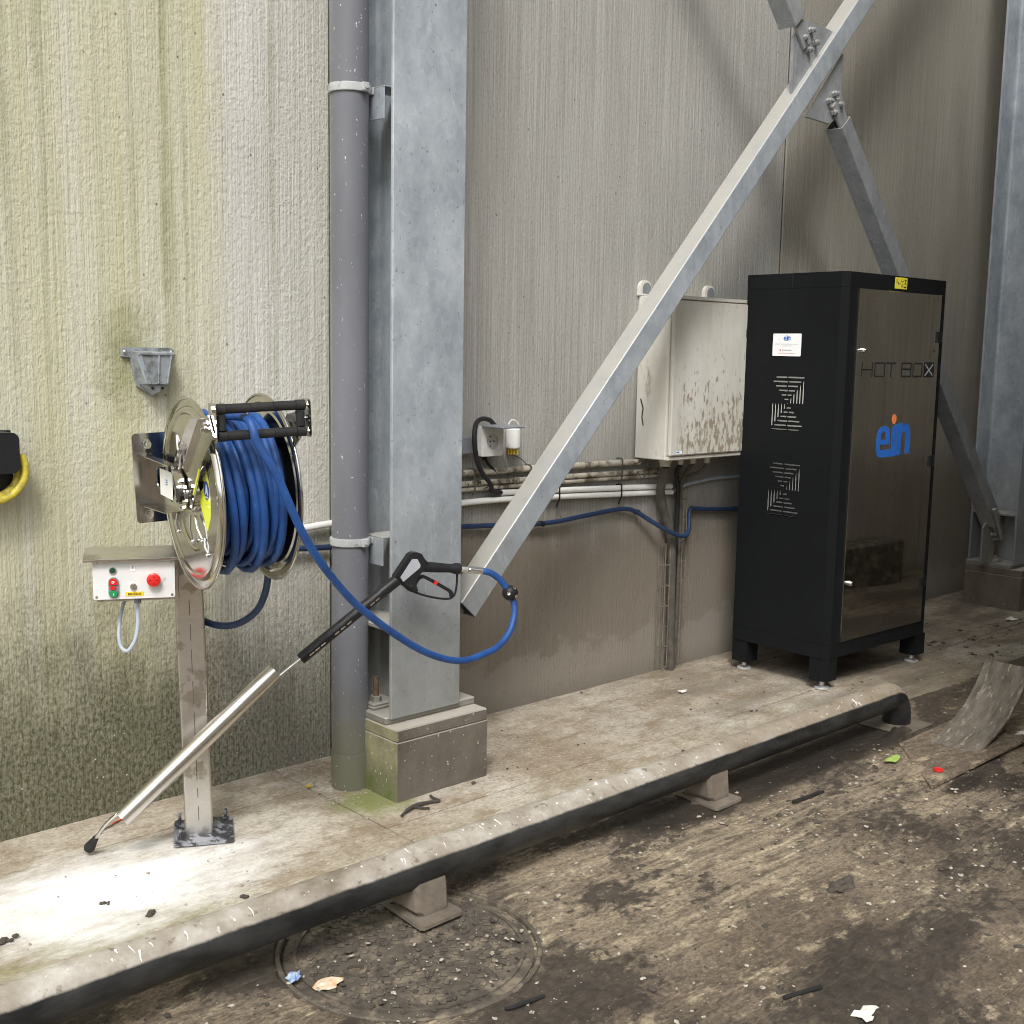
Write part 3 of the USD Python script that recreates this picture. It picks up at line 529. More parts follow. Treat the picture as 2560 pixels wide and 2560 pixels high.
ow = thing('opposite_wall', (8.0, -2.3, 0), 'concrete wall on the other side of the bay, seen in the mirrored door', 'wall')
for x0, x1 in ((3.7, 7.7), (7.71, 12.0)):
    obj('wall_panel', cbox(x0, x1, -2.40, -2.16, -0.3, 6.6, 0.006), 'wall_facing', ow, smooth=False)
pp = np.array([[6.83, -2.157, 2.3], [6.75, -2.157, 2.05], [6.71, -2.157, 1.94], [6.62, -2.157, 1.78], [6.57, -2.157, 1.62], [6.47, -2.157, 1.45], [6.43, -2.157, 1.30], [6.40, -2.157, 1.12]])
obj('cable', tube(spline(pp, 6), np.linspace(0.016, 0.004, 43), 6), 'grimy_grey', ow)  # dark tapering tube put in for the crack in this wall
solo('concrete_block', cbox(6.05, 7.22, -2.155, -1.976, -0.02, 0.30, 0.012), 'iron_and_block_shade', 'low concrete block at the foot of the opposite wall, seen mirrored', 'block')  # dark iron colour stands in for the shade on its front face
ew = solo('end_wall', cbox(11.6, 11.8, -2.155, -0.003, -0.3, 6.6, 0.01), 'wall_dark', 'concrete wall closing the far end of the bay', 'wall')
yb2 = thing('added_yard_building', (-4, -13.5, 0), 'grey building added out of view to darken reflections and block low front light', 'building')  # added unseen building; darkens reflections and blocks low front light
for k in range(6): obj('wall_panel', cbox(-16 + k * 4.0, -12.005 + k * 4.0, -13.7, -13.5, -0.2, 6.0, 0.01), 'wall_dark', yb2, smooth=False)
obj('roof_edge', cbox(-16.1, 8.1, -13.8, -13.3, 6.0, 6.3, 0.01), 'galvanised_dull', yb2)

# ------------------------------------------------------------------ steel columns on plinths
def column(x, top, lab):
    y0, y1, tf, w = -0.484, -0.192, 0.014, 0.30
    zb = 0.276
    t = thing('steel_column', (x + w / 2, -0.34, zb), lab, 'column')
    obj('flange', cbox(x, x + w, y0, y0 + tf, zb - 0.006, top, 0.0025), 'galvanised', t)
    obj('flange', cbox(x, x + w, y1 - tf, y1, zb - 0.006, top, 0.0025), 'galvanised', t)
    # web with the rolled root radii
    xc, tw, r = x + w / 2, 0.009, 0.022
    a = [(xc - tw / 2 - r * (1 - math.sin(k)), y0 + tf + r * (1 - math.cos(k))) for k in np.linspace(0, math.pi / 2, 6)]
    b = [(p[0], y0 + y1 - p[1]) for p in a[::-1]]
    c = [(2 * xc - p[0], p[1]) for p in b[::-1]]; d = [(2 * xc - p[0], p[1]) for p in a[::-1]]
    obj('web', prism(a + b + c + d, zb + 0.0005, top), 'galvanised', t, smooth=40)
    for s in (-1, 1):
        xa, xb = (x + 0.004, xc - tw / 2 - 0.0005) if s < 0 else (xc + tw / 2 + 0.0005, x + w - 0.004)
        obj('stiffener', cbox(xa, xb, y0 + tf + 0.0005, y1 - tf - 0.0005, 0.568, 0.582, 0.002), 'galvanised_dusty', t)
    obj('base_plate', cbox(x - 0.012, x + w + 0.084, -0.470, -0.189, 0.2505, zb - 0.0005, 0.003), 'galvanised_dusty', t)
    for px, py in ((x + 0.045, -0.338), (x + w - 0.045, -0.338)):
        z = zb
        nb = obj('anchor_bolt', [cyl((px, py, z), (px, py, z + 0.105), 0.0105, n=12)], 'rust', t)
        obj('washer_plate', [cbox(px - 0.040, px + 0.040, py - 0.040, py + 0.040, z + 0.0003, z + 0.010, 0.002), cbox(px - 0.035, px + 0.035, py - 0.035, py + 0.035, z + 0.0102, z + 0.018, 0.002)], 'galvanised_dusty', nb)
        obj('nut', hexnut((px, py, z + 0.0182), (0, 0, 1), 0.019, 0.019), 'galvanised_dusty', nb)
    return t
colA = column(2.304, 7.0, 'near galvanised steel column behind the spray gun')
colB = column(6.995, 7.0, 'far galvanised steel column at the right edge of the photo')
# bent brackets and lugs on the near column that hold the rainwater pipe
for z, tall in ((2.337, 0.102), (0.876, 0.098)):
    br = obj('pipe_bracket', [cbox(2.333, 2.4435, -0.396, -0.288, z - 0.004, z, 0.001), cbox(2.333, 2.337, -0.396, -0.288, z - tall, z - 0.0045, 0.001)], 'galvanised', colA)
obj('bracket_lug', cbox(2.4395, 2.4490, -0.425, -0.36, 2.345, 2.425, 0.001), 'galvanised_dull', colA)
obj('bracket_lug', cbox(2.4395, 2.4490, -0.425, -0.36, 0.87, 0.955, 0.001), 'galvanised_dull', colA)

def plinth(x0, x1, lab, pm='plinth_concrete'):
    t = thing('concrete_plinth', ((x0 + x1) / 2, -0.3, 0), lab, 'plinth')
    m = cbox(x0, x1, -0.538, -0.185, -0.018, 0.2055, 0.0025).subdivide().subdivide().subdivide()
    obj('block', m, pm, t, smooth=25)
    m = cbox(x0 + 0.0008, x1 - 0.0008, -0.5372, -0.1858, 0.2062, 0.2492, 0.004)
    obj('grout_cap', m, pm, t, smooth=25)
plinth(2.288, 2.690, 'concrete plinth with green algae under the near column')
plinth(6.985, 7.400, 'brown concrete plinth under the far column at right', 'plinth_brown')

# ------------------------------------------------------------------ diagonal braces
yf, yb_ = -0.385, -0.290
def strip_pts(p, q, e, th): return None
def hollow(p, q, s, lab_m, t, name='tube', th=0.005, cut0=None):
    """square hollow section in the plane of the columns from p to q (x, z), faces parallel to the wall"""
    p, q = np.array(p, float), np.array(q, float); d = (q - p) / np.linalg.norm(q - p); n = np.array([-d[1], d[0]])
    L = np.linalg.norm(q - p)
    T = frame((p[0], (yf + yb_) / 2, p[1]), (n[0], 0, n[1]), (0, 1, 0), (d[0], 0, d[1]))
    out = sbox(-s / 2, -s / 2, s / 2, s / 2).buffer(-0.006).buffer(0.006, quad_segs=4); inn = sbox(-s / 2 + th, -s / 2 + th, s / 2 - th, s / 2 - th).buffer(-0.003).buffer(0.003, quad_segs=3)
    return obj(name, prism(out.difference(inn), 0, L, T), lab_m, t, smooth=45)
S = 0.093
d1 = np.array([4.509 - 2.691, 2.541 - 0.599]); d1 /= np.linalg.norm(d1); n1 = np.array([-d1[1], d1[0]])
pr = np.array([2.691, 0.599]) - n1 * S / 2                      # centre line, from the ridge line on the front face
p0 = pr + d1 * 0.005; p1 = pr + d1 * 5.4
bA = thing('diagonal_brace', (p0[0], -0.34, p0[1]), 'long galvanised brace rising from the near column to the top right', 'brace')
hollow(p0, p1, S, 'galvanised', bA)
# welded foot of the brace on the near column
obj('gusset_plate', prism([(2.459, 0.36), (2.459, 0.70), (2.70, 0.62), (2.74, 0.56), (2.62, 0.36)], -0.006, 0.006, frame((0, -0.338, 0), (1, 0, 0), (0, 0, 1))), 'galvanised_dull', bA)
# gusset where the braces cross: a plate each side of the long brace
gy = -0.352
def gplate(pts, yy): return prism(pts, -0.006, 0.006, frame((0, yy, 0), (1, 0, 0), (0, 0, 1)))
obj('gusset_plate', gplate([(4.623, 2.917), (4.700, 2.995), (4.724, 3.002), (4.889, 3.000), (4.945, 2.994), (4.632, 2.668)], gy), 'galvanised_dull', bA)
lg = obj('gusset_plate', gplate([(5.033, 2.915), (5.031, 2.741), (5.075, 2.66), (4.946, 2.585), (4.754, 2.590), (4.80, 2.64)], gy), 'galvanised_dull', bA)
for px, pz in ((4.747, 2.966), (4.691, 2.923), (4.781, 2.918), (4.731, 2.878), (4.965, 2.723), (4.92, 2.684), (5.005, 2.68), (4.963, 2.638)):
    obj('bolt', [hexnut((px, gy - 0.0065, pz), (0, -1, 0), 0.015, 0.011), cyl((px, gy - 0.0175, pz), (px, gy - 0.040, pz), 0.0085, n=10), hexnut((px, gy - 0.020, pz), (0, -1, 0), 0.0135, 0.010)], 'galvanised_dull', bA)
def short_brace(ridge0, ridge1, lower, lab, tongue=True, mm='galvanised_dull'):
    a, b = np.array(ridge0), np.array(ridge1); d = (b - a) / np.linalg.norm(b - a); n = np.array([-d[1], d[0]])
    if n[1] < 0: n = -n
    c0, c1 = a + n * S / 2, b + n * S / 2
    t = thing('diagonal_brace', (c0[0], -0.34, c0[1]), lab, 'brace')
    hollow(c0, c1, S, mm, t)
    return t, c0, c1, d, n
# lower right arm: its lower front edge runs between these points
tB, c0, c1, dB, nB = short_brace((5.012, 2.572), (6.930, 0.500), True, 'dull galvanised brace running down behind the black cabinet')
Tb = lambda c: frame((c[0], gy - 0.0135, c[1]), (dB[0], 0, dB[1]), (nB[0], 0, nB[1]))
obj('tongue_plate', prism(sbox(-0.11, -0.038, 0.16, 0.038), -0.006, 0.006, Tb(c0)), 'galvanised_dull', tB)
obj('weld_bar', prism(sbox(0.0, -0.046, 0.15, -0.034), -0.030, -0.0215, Tb(c0)), 'galvanised_dull', tB)
obj('tongue_plate', prism(sbox(-0.12, -0.038, 0.14, 0.038), -0.006, 0.006, Tb(c1)), 'galvanised_dusty', tB)
obj('weld_bar', tube([(6.86, -0.40, 0.62), (6.99, -0.40, 0.43)], 0.013, 8), 'galvanised_dusty', tB)
# foot gusset on the far column with its bolts
obj('gusset_plate', prism([(6.86, 0.277), (6.86, 0.50), (6.99, 0.60), (7.138, 0.56), (7.138, 0.44), (7.06, 0.42), (7.02, 0.36), (7.01, 0.277)], -0.006, 0.006, frame((0, -0.338, 0), (1, 0, 0), (0, 0, 1))), 'galvanised_dusty', colB)
for px, pz in ((7.02, 0.455), (7.05, 0.47), (7.0, 0.42), (6.97, 0.45)):
    obj('bolt', [hexnut((px, -0.3445, pz), (0, -1, 0), 0.015, 0.011), cyl((px, -0.355, pz), (px, -0.378, pz), 0.0085, n=10)], 'galvanised_dusty', colB)
tC, e0, e1, dC, nC = short_brace((4.600, 2.952), (3.30, 4.36), False, 'short stub of brace at the top edge above the bolted plate')
obj('tongue_plate', prism(sbox(-0.12, -0.034, 0.15, 0.034), -0.006, 0.006, frame((e0[0], gy - 0.0135, e0[1]), (dC[0], 0, dC[1]), (nC[0], 0, nC[1]))), 'galvanised_dull', tC)

# ------------------------------------------------------------------ rainwater pipe
rp = thing('rainwater_pipe', (2.268, -0.30, 0), 'grey plastic rainwater pipe beside the near column', 'pipe')
obj('pipe', tube([(2.268, -0.30, 0.10), (2.268, -0.30, 7.0)], 0.0615, 40, cap=False), 'pipe_plastic', rp, smooth=60)
obj('socket', lathe((2.268, -0.30, -0.012), (0, 0, 1), [(0, 0.060), (0.006, 0.0655), (0.135, 0.0675), (0.140, 0.066), (0.140, 0.0618), (0, 0.055)], 40), 'pipe_plastic', rp, smooth=40)
for z in (2.325, 0.860):
    cl = obj('clamp', [lathe((2.268, -0.30, z - 0.013), (0, 0, 1), [(0, 0.0618), (0, 0.067), (0.003, 0.069), (0.023, 0.069), (0.026, 0.067), (0.026, 0.0618)], 40),
                  cbox(2.328, 2.3325, -0.345, -0.300, z - 0.012, z + 0.012, 0.003)], 'grey_clamp', rp, smooth=40)
    obj('clamp_lug', [cbox(2.262, 2.288, -0.382, -0.3665, z - 0.014, z + 0.014, 0.003), cyl((2.275, -0.386, z), (2.275, -0.376, z), 0.006, n=10)], 'grey_clamp', cl)

# ------------------------------------------------------------------ low guard rail
gr = thing('guard_rail', (2.5, -1.15, 0), 'long low tubular guard rail with a bent down end along the slab', 'rail')
RR, ry, rz = 0.057, -1.187, 0.133
ang = np.linspace(0, math.pi / 2, 14)
bend = [(4.285 + 0.095 * math.sin(a), ry, rz - 0.095 * (1 - math.cos(a))) for a in ang]
path = [(-2.5, ry, rz), (0.0, ry, rz), (2.0, ry, rz), (3.5, ry, rz), (4.2, ry, rz)] + bend + [(4.382, ry, 0.008)]
obj('rail_tube', tube(path, RR, 40), 'rail_steel', gr, smooth=60)
for x0 in (-0.75, 1.800, 3.045):
    pl = obj('base_plate', prism(Polygon([(x0 + 0.008, -1.288), (x0 + 0.138, -1.284), (x0 + 0.146, -1.276), (x0 + 0.146, -1.098), (x0 + 0.138, -1.090), (x0 + 0.02, -1.090), (x0 + 0.012, -1.098), (x0, -1.280)]).difference(Point(x0 + 0.028, -1.125).buffer(0.008, quad_segs=4)), 0.004, 0.014), 'post_steel', gr)
    def prf(y_a, y_b, i_): return [(x, y) for x, y in ((x0 + 0.018 + i_, y_a + 0.012), (x0 + 0.030 + i_, y_a), (x0 + 0.118, y_a), (x0 + 0.130, y_a + 0.012), (x0 + 0.130, y_b), (x0 + 0.018 + i_, y_b))]
    hv_ = [(x, y, 0.0145) for x, y in prf(-1.243, -1.13, 0.018)] + [(x, y, 0.030) for x, y in prf(-1.245, -1.13, 0.002)] + [(x, y, 0.115) for x, y in prf(-1.236, -1.138, 0.0)]
    obj('post', trimesh.convex.convex_hull(np.array(hv_)), 'post_steel', gr, smooth=25)
obj('base_plate', cbox(4.25, 4.475, -1.300, -1.085, 0.004, 0.013, 0.003), 'plate_steel', gr)
# bird droppings on the rail, with the runs they left
rd_ = random.Random(12)
for k in range(46):
    x = rd_.uniform(0.9, 4.2); a0 = rd_.uniform(-0.5, 0.35); L_ = rd_.choice([0.05, 0.1, 0.2, 0.45]) * rd_.uniform(0.7, 1.3); w0 = rd_.uniform(0.0018, 0.0042)
    a = np.linspace(a0, a0 + L_, 6)
    P = np.stack([x + 0.002 * np.sin(9 * a), ry - (RR - 0.0012) * np.sin(a + 0.35), rz + (RR - 0.0012) * np.cos(a + 0.35)], 1)
    obj('dropping', tube(P, np.linspace(w0, w0 * 0.45, 6), 6), 'dropping', gr)

# ------------------------------------------------------------------ drain cover
mc = thing('manhole_cover', (1.735, -1.32, 0), 'muddy round cast iron manhole cover in the foreground', 'manhole cover')
o3 = (1.735, -1.32, -0.022)
obj('frame_ring', lathe(o3, (0, 0, 1), [(0, 0.324), (0.021, 0.324), (0.0235, 0.326), (0.0235, 0.333), (0.021, 0.336), (0, 0.336)], 72), 'iron_and_block_shade', mc)
disc = Point(0, 0).buffer(0.316, quad_segs=24)
ca, sa = math.cos(-0.42), math.sin(-0.42)
holes = [Point(-0.165, 0.005).buffer(0.021, quad_segs=6), Point(0.16, -0.005).buffer(0.021, quad_segs=6)]
obj('lid', prism(disc.difference(unary_union(holes)), 0, 0.0145, frame(o3, (1, 0, 0), (0, 1, 0))), 'iron_and_block_shade', mc)
for h in holes: obj('lifting_hole', prism(h.buffer(0.008).difference(h), 0.0146, 0.021, frame(o3, (1, 0, 0), (0, 1, 0))), 'iron_and_block_shade', mc)
obj('raised_ring', prism(Point(0, 0).buffer(0.292, quad_segs=20).difference(Point(0, 0).buffer(0.284, quad_segs=20)), 0.0146, 0.0205, frame(o3, (1, 0, 0), (0, 1, 0))), 'iron_and_block_shade', mc)
rr_ = random.Random(4)
for i in range(-9, 10):
    for j in range(-9, 10):
        x, y = i * 0.031 + (j % 2) * 0.0155, j * 0.031
        if math.hypot(x, y) > 0.268 or any(h.buffer(0.012).intersects(Point(x, y).buffer(0.012)) for h in holes) or (abs(y) < 0.05 and -0.12 < x < 0.1): continue
        if rr_.random() < 0.12: continue
        w_, h_ = 0.0205 * rr_.uniform(0.8, 1.05), 0.0145
        m = cbox(-w_ / 2, w_ / 2, -h_ / 2, h_ / 2, 0, 0.0055 * rr_.uniform(0.6, 1.1), 0.0018)
        m.apply_transform(trimesh.transformations.rotation_matrix((0.6 if (i + j) % 2 else -0.6) + rr_.uniform(-.05, .05), [0, 0, 1])); m.apply_translation([x + o3[0], y + o3[1], o3[2] + 0.0146])
        obj('stud', m, 'iron_and_block_shade', mc, smooth=False)

# ------------------------------------------------------------------ flared steel guide on its plate
gd = thing('curved_steel_guide', (4.3, -1.5, 0), 'rusty curved steel guide flaring up at the right edge', 'steel guide')
fpl = [(3.79, -1.653, 0.004), (4.95, -1.665, 0.024), (4.95, -1.32, 0.004), (4.615, -1.317, -0.002), (4.17, -1.318, -0.010)]
obj('floor_plate', trimesh.convex.convex_hull(np.array([(x, y, z + d) for x, y, z in fpl for d in (0.0, 0.009)])), 'yard', gd, smooth=False)
pr_ = np.array([(4.245, 0.0145), (4.30, 0.022), (4.346, 0.037), (4.435, 0.068), (4.50, 0.098), (4.555, 0.136), (4.61, 0.184), (4.645, 0.222), (4.685, 0.272)])
nn = np.gradient(pr_, axis=0); nn = np.stack([nn[:, 1], -nn[:, 0]], 1) / np.linalg.norm(nn, axis=1, keepdims=True)
poly = np.vstack([pr_, (pr_ + nn * 0.010)[::-1]])
obj('curved_plate', prism(poly, -0.095, 0.095, frame((0, -1.50, 0), (1, 0, 0), (0, 0, 1))), 'ramp_steel', gd, smooth=30)
obj('rib', prism([(4.40, 0.0145), (4.415, 0.046), (4.50, 0.085), (4.555, 0.122), (4.60, 0.160), (4.60, 0.0145)], -0.006, 0.006, frame((0, -1.54, 0), (1, 0, 0), (0, 0, 1))), 'plate_steel', gd)

# ------------------------------------------------------------------ black cabinet with the mirrored door
DL = -0.0212; bx, by = 4.5566, -0.7365; BW, BD, BZ0, BZ1 = 0.8707, 0.5284, 0.148, 1.873
E1 = np.array([math.cos(DL), math.sin(DL), 0]); E2 = np.array([-math.sin(DL), math.cos(DL), 0]); BO = np.array([bx, by, 0])
TBOX = frame(BO, E1, E2)
hb = thing('hot_water_cabinet', (bx + BW / 2, by + BD / 2, 0), 'tall black cabinet with a mirrored steel door standing on four legs', 'cabinet')
def lb(m): return put(m, TBOX)
ch = 0.028
foot = Polygon([(0, ch), (ch, 0), (BW - ch, 0), (BW, ch), (BW, BD), (0, BD)])
obj('top_cover', [lb(prism(foot, 1.8065, BZ1))], 'black_powder', hb, smooth=20)
obj('top_cover_joint', lb(cbox(-0.0012, 0.001, 0.277, 0.282, 1.812, BZ1 - 0.002, 0)), 'black_plastic', hb)
obj('base_band', [lb(prism(foot, BZ0, 0.2140))], 'black_powder', hb, smooth=20)
inset = affinity.scale(foot, 0.998, 0.998)
# side panel with the slotted vents cut through
def slots(dz):
    S_ = [((0.342, 0.287), 1.409), ((0.278, 0.195), 1.409), ((0.358, 0.281), 1.389), ((0.272, 0.211), 1.389), ((0.343, 0.287), 1.369), ((0.278, 0.227), 1.369), ((0.326, 0.281), 1.349), ((0.272, 0.242), 1.349), ((0.310, 0.287), 1.329), ((0.278, 0.259), 1.329), ((0.294, 0.275), 1.309)]
    H = [[(a, z), (b, z)] for (a, b), z in S_]
    Vv = [[(0.2605, 1.312), (0.2605, 1.294)], [(0.2445, 1.332), (0.2445, 1.294)], [(0.228, 1.352), (0.228, 1.294)], [(0.212, 1.372), (0.212, 1.294)], [(0.196, 1.391), (0.196, 1.294)]]
    rot = [[(0.554 - a, 2.580 - z) for a, z in l] for l in H + Vv]
    return [LineString([(a, z + dz) for a, z in l]).buffer(0.0031, quad_segs=3) for l in H + Vv + rot] + [Point(0.277, 1.290 + dz).buffer(0.0031, quad_segs=3)]
upper, lower = slots(0.0), slots(-0.3955)
TS = frame(BO, -E2, (0, 0, 1))                      # panel plane: u = -(along the side), v = z, normal pointing out (-x)
side = sbox(-BD + 0.001, 0.2150, -ch - 0.0004, 1.8055).difference(affinity.scale(unary_union(upper + lower), -1, 1, origin=(0, 0)))
if np.dot(TS[:3, 2], -E1) < 0: raise ValueError('side normal')
obj('side_panel', prism(side, -0.0030, 0.0, TS), 'black_powder', hb, smooth=False)
obj('vent_backing', prism(sbox(-0.37, 1.17, -0.18, 1.425), -0.0075, -0.0042, TS), 'vent_backing', hb)
obj('vent_backing', prism(sbox(-0.37, 0.775, -0.18, 1.03), -0.014, -0.0115, TS), 'vent_backing', hb)
obj('corner_post', lb(prism([(0.0, ch), (ch, 0.0), (0.0995, 0.0), (0.0995, 0.04), (0.04, 0.04), (0.04, ch + 0.001)], 0.2150, 1.8055)), 'black_powder', hb, smooth=False)
obj('corner_post', lb(prism([(0.8085, 0), (BW - ch, 0), (BW, ch), (BW, 0.06), (0.8085, 0.06)], 0.2150, 1.8055)), 'black_powder', hb, smooth=False)
obj('side_panel', lb(cbox(BW - 0.003, BW, 0.061, BD, 0.2150, 1.8055, 0.0005)), 'black_powder', hb)
obj('back_panel', lb(cbox(0.004, BW - 0.004, BD - 0.004, BD - 0.0005, 0.2150, 1.8055, 0.0005)), 'black_powder', hb)
dr = obj('door', lb(cbox(0.1005, 0.8065, -0.004, 0.016, 0.2165, 1.8040, 0.0012)), 'mirror_steel', hb)
obj('door_edge', lb(cbox(0.0965, 0.1003, -0.0045, 0.012, 0.2165, 1.8040, 0.0008)), 'stainless', dr)
for z in (1.606, 1.012, 0.418):
    obj('hinge', [lb(cbox(0.776, 0.8060, -0.0105, -0.0042, z - 0.026, z + 0.026, 0.0015)), lb(cyl((0.807, -0.006, z - 0.028), (0.807, -0.006, z + 0.028), 0.0055, n=12)), lb(cbox(0.8085, 0.832, -0.0060, -0.0005, z - 0.024, z + 0.024, 0.001))], 'black_plastic', hb)
for z in (1.535, 0.487):
    k = obj('door_latch', lb(lathe((0.144, -0.0042, z), (0, -1, 0), [(0, 0.0015), (0, 0.0135), (0.004, 0.0135), (0.006, 0.011), (0.018, 0.010), (0.020, 0.008), (0.020, 0.0015)], 24)), 'chrome', hb)
    if z > 1: obj('latch_bar', lb(cbox(0.118, 0.183, -0.0072, -0.0044, z - 0.002, z + 0.002, 0.0006)), 'ink_black', k)
for cx, cy in ((0.0, 0.0), (BW - 0.09, 0.0), (0.0, BD - 0.09), (BW - 0.09, BD - 0.09)):
    a, b = cx + 0.004, cx + 0.090
    P = sbox(a, cy + 0.004, a + 0.086, cy + 0.090)
    if cy == 0.0 and cx == 0.0: P = Polygon([(a, cy + 0.028), (a + 0.024, cy + 0.004), (a + 0.088, cy + 0.004), (a + 0.088, cy + 0.092), (a, cy + 0.092)])
    lg_ = obj('leg', lb(prism(P, 0.042, BZ0 - 0.0005)), 'black_powder', hb, smooth=20)
    c = np.array([a + 0.043, cy + 0.047])
    obj('levelling_foot', [lb(lathe((c[0], c[1], 0.001), (0, 0, 1), [(0, 0.0), (0, 0.034), (0.006, 0.035), (0.011, 0.030), (0.016, 0.012), (0.041, 0.010), (0.041, 0.0)], 24))], 'foot_metal', lg_, smooth=40)
# label on the side
TL = frame(BO - E1 * 0.0004, -E2, (0, 0, 1))
def side_flat(P, d0, d1, m, name, parent=hb): return obj(name, prism(P, d0, d1, TL), m, parent, smooth=False)
lab = side_flat(rrect(0.153, 0.101, 0.005, -0.2945, 1.5545), 0.0, 0.0012, 'label_white', 'information_label')
def ein(T, sx, sz, m_blue, m_dot, par):
    """lower-case letters e i n drawn as strokes; unit box 1 wide, x-height 0 to 1"""
    wx = 0.125
    def st(P, w=wx): return LineString(P).buffer(w / 2, cap_style='flat', quad_segs=6)
    e_ = unary_union([Polygon([(0.03, 0.30), (0.03, 0.62), (0.07, 0.86), (0.15, 0.97), (0.24, 0.99), (0.33, 0.95), (0.39, 0.84), (0.41, 0.66), (0.41, 0.40), (0.135, 0.40), (0.135, 0.235), (0.46, 0.235), (0.46, 0.0), (0.14, 0.0), (0.065, 0.07)]).difference(Polygon([(0.145, 0.56), (0.285, 0.56), (0.285, 0.70), (0.26, 0.79), (0.215, 0.82), (0.165, 0.77), (0.145, 0.68)]))])
    i_ = Polygon([(0.45, 0.0), (0.595, 0.02), (0.595, 1.02), (0.47, 0.97)])
    n_ = Polygon([(0.612, 0.02), (0.735, 0.04), (0.735, 0.60), (0.765, 0.74), (0.81, 0.78), (0.86, 0.72), (0.87, 0.58), (0.86, 0.06), (0.985, 0.06), (1.0, 0.62), (0.975, 0.88), (0.90, 1.02), (0.80, 1.03), (0.735, 0.96), (0.735, 1.08), (0.612, 1.04)])
    for P in (e_, i_, n_):
        q = affinity.translate(affinity.scale(P.buffer(-0.008).buffer(0.008, quad_segs=3), sx, sz, origin=(0, 0)), -0.5 * sx, 0)
        obj('letter', prism(q, 0, 0.0006, T), m_blue, par, smooth=False)
    d = affinity.translate(affinity.scale(Point(0, 0).buffer(1.0, quad_segs=8), 0.062 * sx, 0.155 * sz, origin=(0, 0)), 0.0 * sx, 1.19 * sz)
    obj('logo_dot', prism(d, 0, 0.0006, T), m_dot, par, smooth=False)
off = lambda u, v, k=0.0013: TL @ trimesh.transformations.translation_matrix([u, v, k])
ein(off(-0.2945, 1.574), 0.038, 0.0175, 'ink_blue', 'ink_blue', lab)
def words(v, h, lens, m, x0=None):
    """lines too small to read in the photograph, kept as rows of word-long marks"""
    tot = sum(lens) + 0.0022 * (len(lens) - 1); u = -0.2945 - tot / 2 if x0 is None else x0
    P = []
    for L_ in lens: P.append(sbox(u, v - h / 2, u + L_, v + h / 2)); u += L_ + 0.0022
    obj('print', prism(unary_union(P), 0.0013, 0.0017, TL), m, lab, smooth=False)
words(1.558, 0.0016, [0.021, 0.006, 0.019, 0.011, 0.024, 0.013, 0.017], 'ink_grey'); words(1.5495, 0.0016, [0.007, 0.019, 0.014, 0.004], 'ink_grey')
words(1.5305, 0.0042, [0.008, 0.008, 0.008, 0.008, 0.008], 'ink_grey', -0.318); words(1.5165, 0.0034, [0.020, 0.033, 0.022, 0.007], 'ink_pink')
obj('print', prism(Point(-0.328, 1.5305).buffer(0.0035), 0.0013, 0.0019, TL), 'red_plastic', lab)
# lettering on the door: local x along the door, z up, facing -y
TD = frame(BO - E2 * 0.0042, E1, (0, 0, 1))
def dprint(name, P, m, par=dr, d=0.0007): return obj(name, prism(P, 0.0, d, TD), m, par, smooth=False)
lw = 0.0080
z0, z1 = 1.416, 1.484
dprint('letter', unary_union([sbox(0.143, z0, 0.143 + lw, z1), sbox(0.228, z0, 0.228 + lw, z1), sbox(0.144, 1.446, 0.233, 1.446 + lw)]), 'ink_black')
ro = lambda x0, x1, a=z0, b=z1: rrect(x1 - x0, b - a, 0.008, (x0 + x1) / 2, (a + b) / 2).difference(rrect(x1 - x0 - 2 * lw, b - a - 2 * lw, 0.004, (x0 + x1) / 2, (a + b) / 2))
dprint('letter', ro(0.248, 0.336), 'ink_black')
dprint('letter', unary_union([sbox(0.344, z1 - lw, 0.429, z1), sbox(0.3845, z0, 0.3845 + lw, z1 - lw)]), 'ink_black')
dprint('letter', unary_union([ro(0.476, 0.566), sbox(0.478, 1.449, 0.564, 1.449 + lw), sbox(0.476, z0, 0.476 + lw, z1)]), 'ink_black')
dprint('letter', ro(0.578, 0.665), 'ink_black')
xl = unary_union([LineString([(0.690, z0 + 0.008), (0.760, z1 - 0.008)]).buffer(0.0032, cap_style='flat'), LineString([(0.690, z1 - 0.008), (0.760, z0 + 0.008)]).buffer(0.0032, cap_style='flat')])
xb = dprint('letter', rrect(0.096, 0.072, 0.007, 0.725, 1.4515), 'ink_black')
dprint('letter_stroke', affinity.translate(xl, 0, 0), 'grey_inlay', xb, 0.0012)
ein(TD @ trimesh.transformations.translation_matrix([0.443, 1.050, 0.0]), 0.302, 0.146, 'ink_blue', 'ink_orange', dr)
# yellow sticker on the top cover
TY = frame(BO - E2 * 0.0003, E1, (0, 0, 1))
st_ = obj('warning_sticker', prism(rrect(0.104, 0.051, 0.002, 0.4365, 1.8420), 0.0, 0.0008, TY), 'label_yellow', hb)
yk = lambda P: obj('print', prism(P, 0.0009, 0.0014, TY), 'ink_black', st_, smooth=False)
yk(Polygon([(0.395, 1.853), (0.403, 1.853), (0.399, 1.861)])); yk(Point(0.399, 1.846).buffer(0.004)); yk(Polygon([(0.410, 1.833), (0.410, 1.848), (0.420, 1.841)])); yk(sbox(0.422, 1.840, 0.431, 1.843))
yk(unary_union([sbox(0.436, 1.847, 0.454, 1.851), sbox(0.436, 1.847, 0.439, 1.859), sbox(0.451, 1.847, 0.454, 1.855)]))
yk(unary_union([LineString([(0.465, 1.858), (0.480, 1.836)]).buffer(0.0016), LineString([(0.480, 1.858), (0.465, 1.836)]).buffer(0.0016), sbox(0.464, 1.855, 0.481, 1.859)]))
obj('print', text('CE', 0.011, TY @ trimesh.transformations.translation_matrix([0.445, 1.831, 0.0009])), 'ink_black', st_, smooth=False)
yk(sbox(0.460, 1.822, 0.481, 1.828))

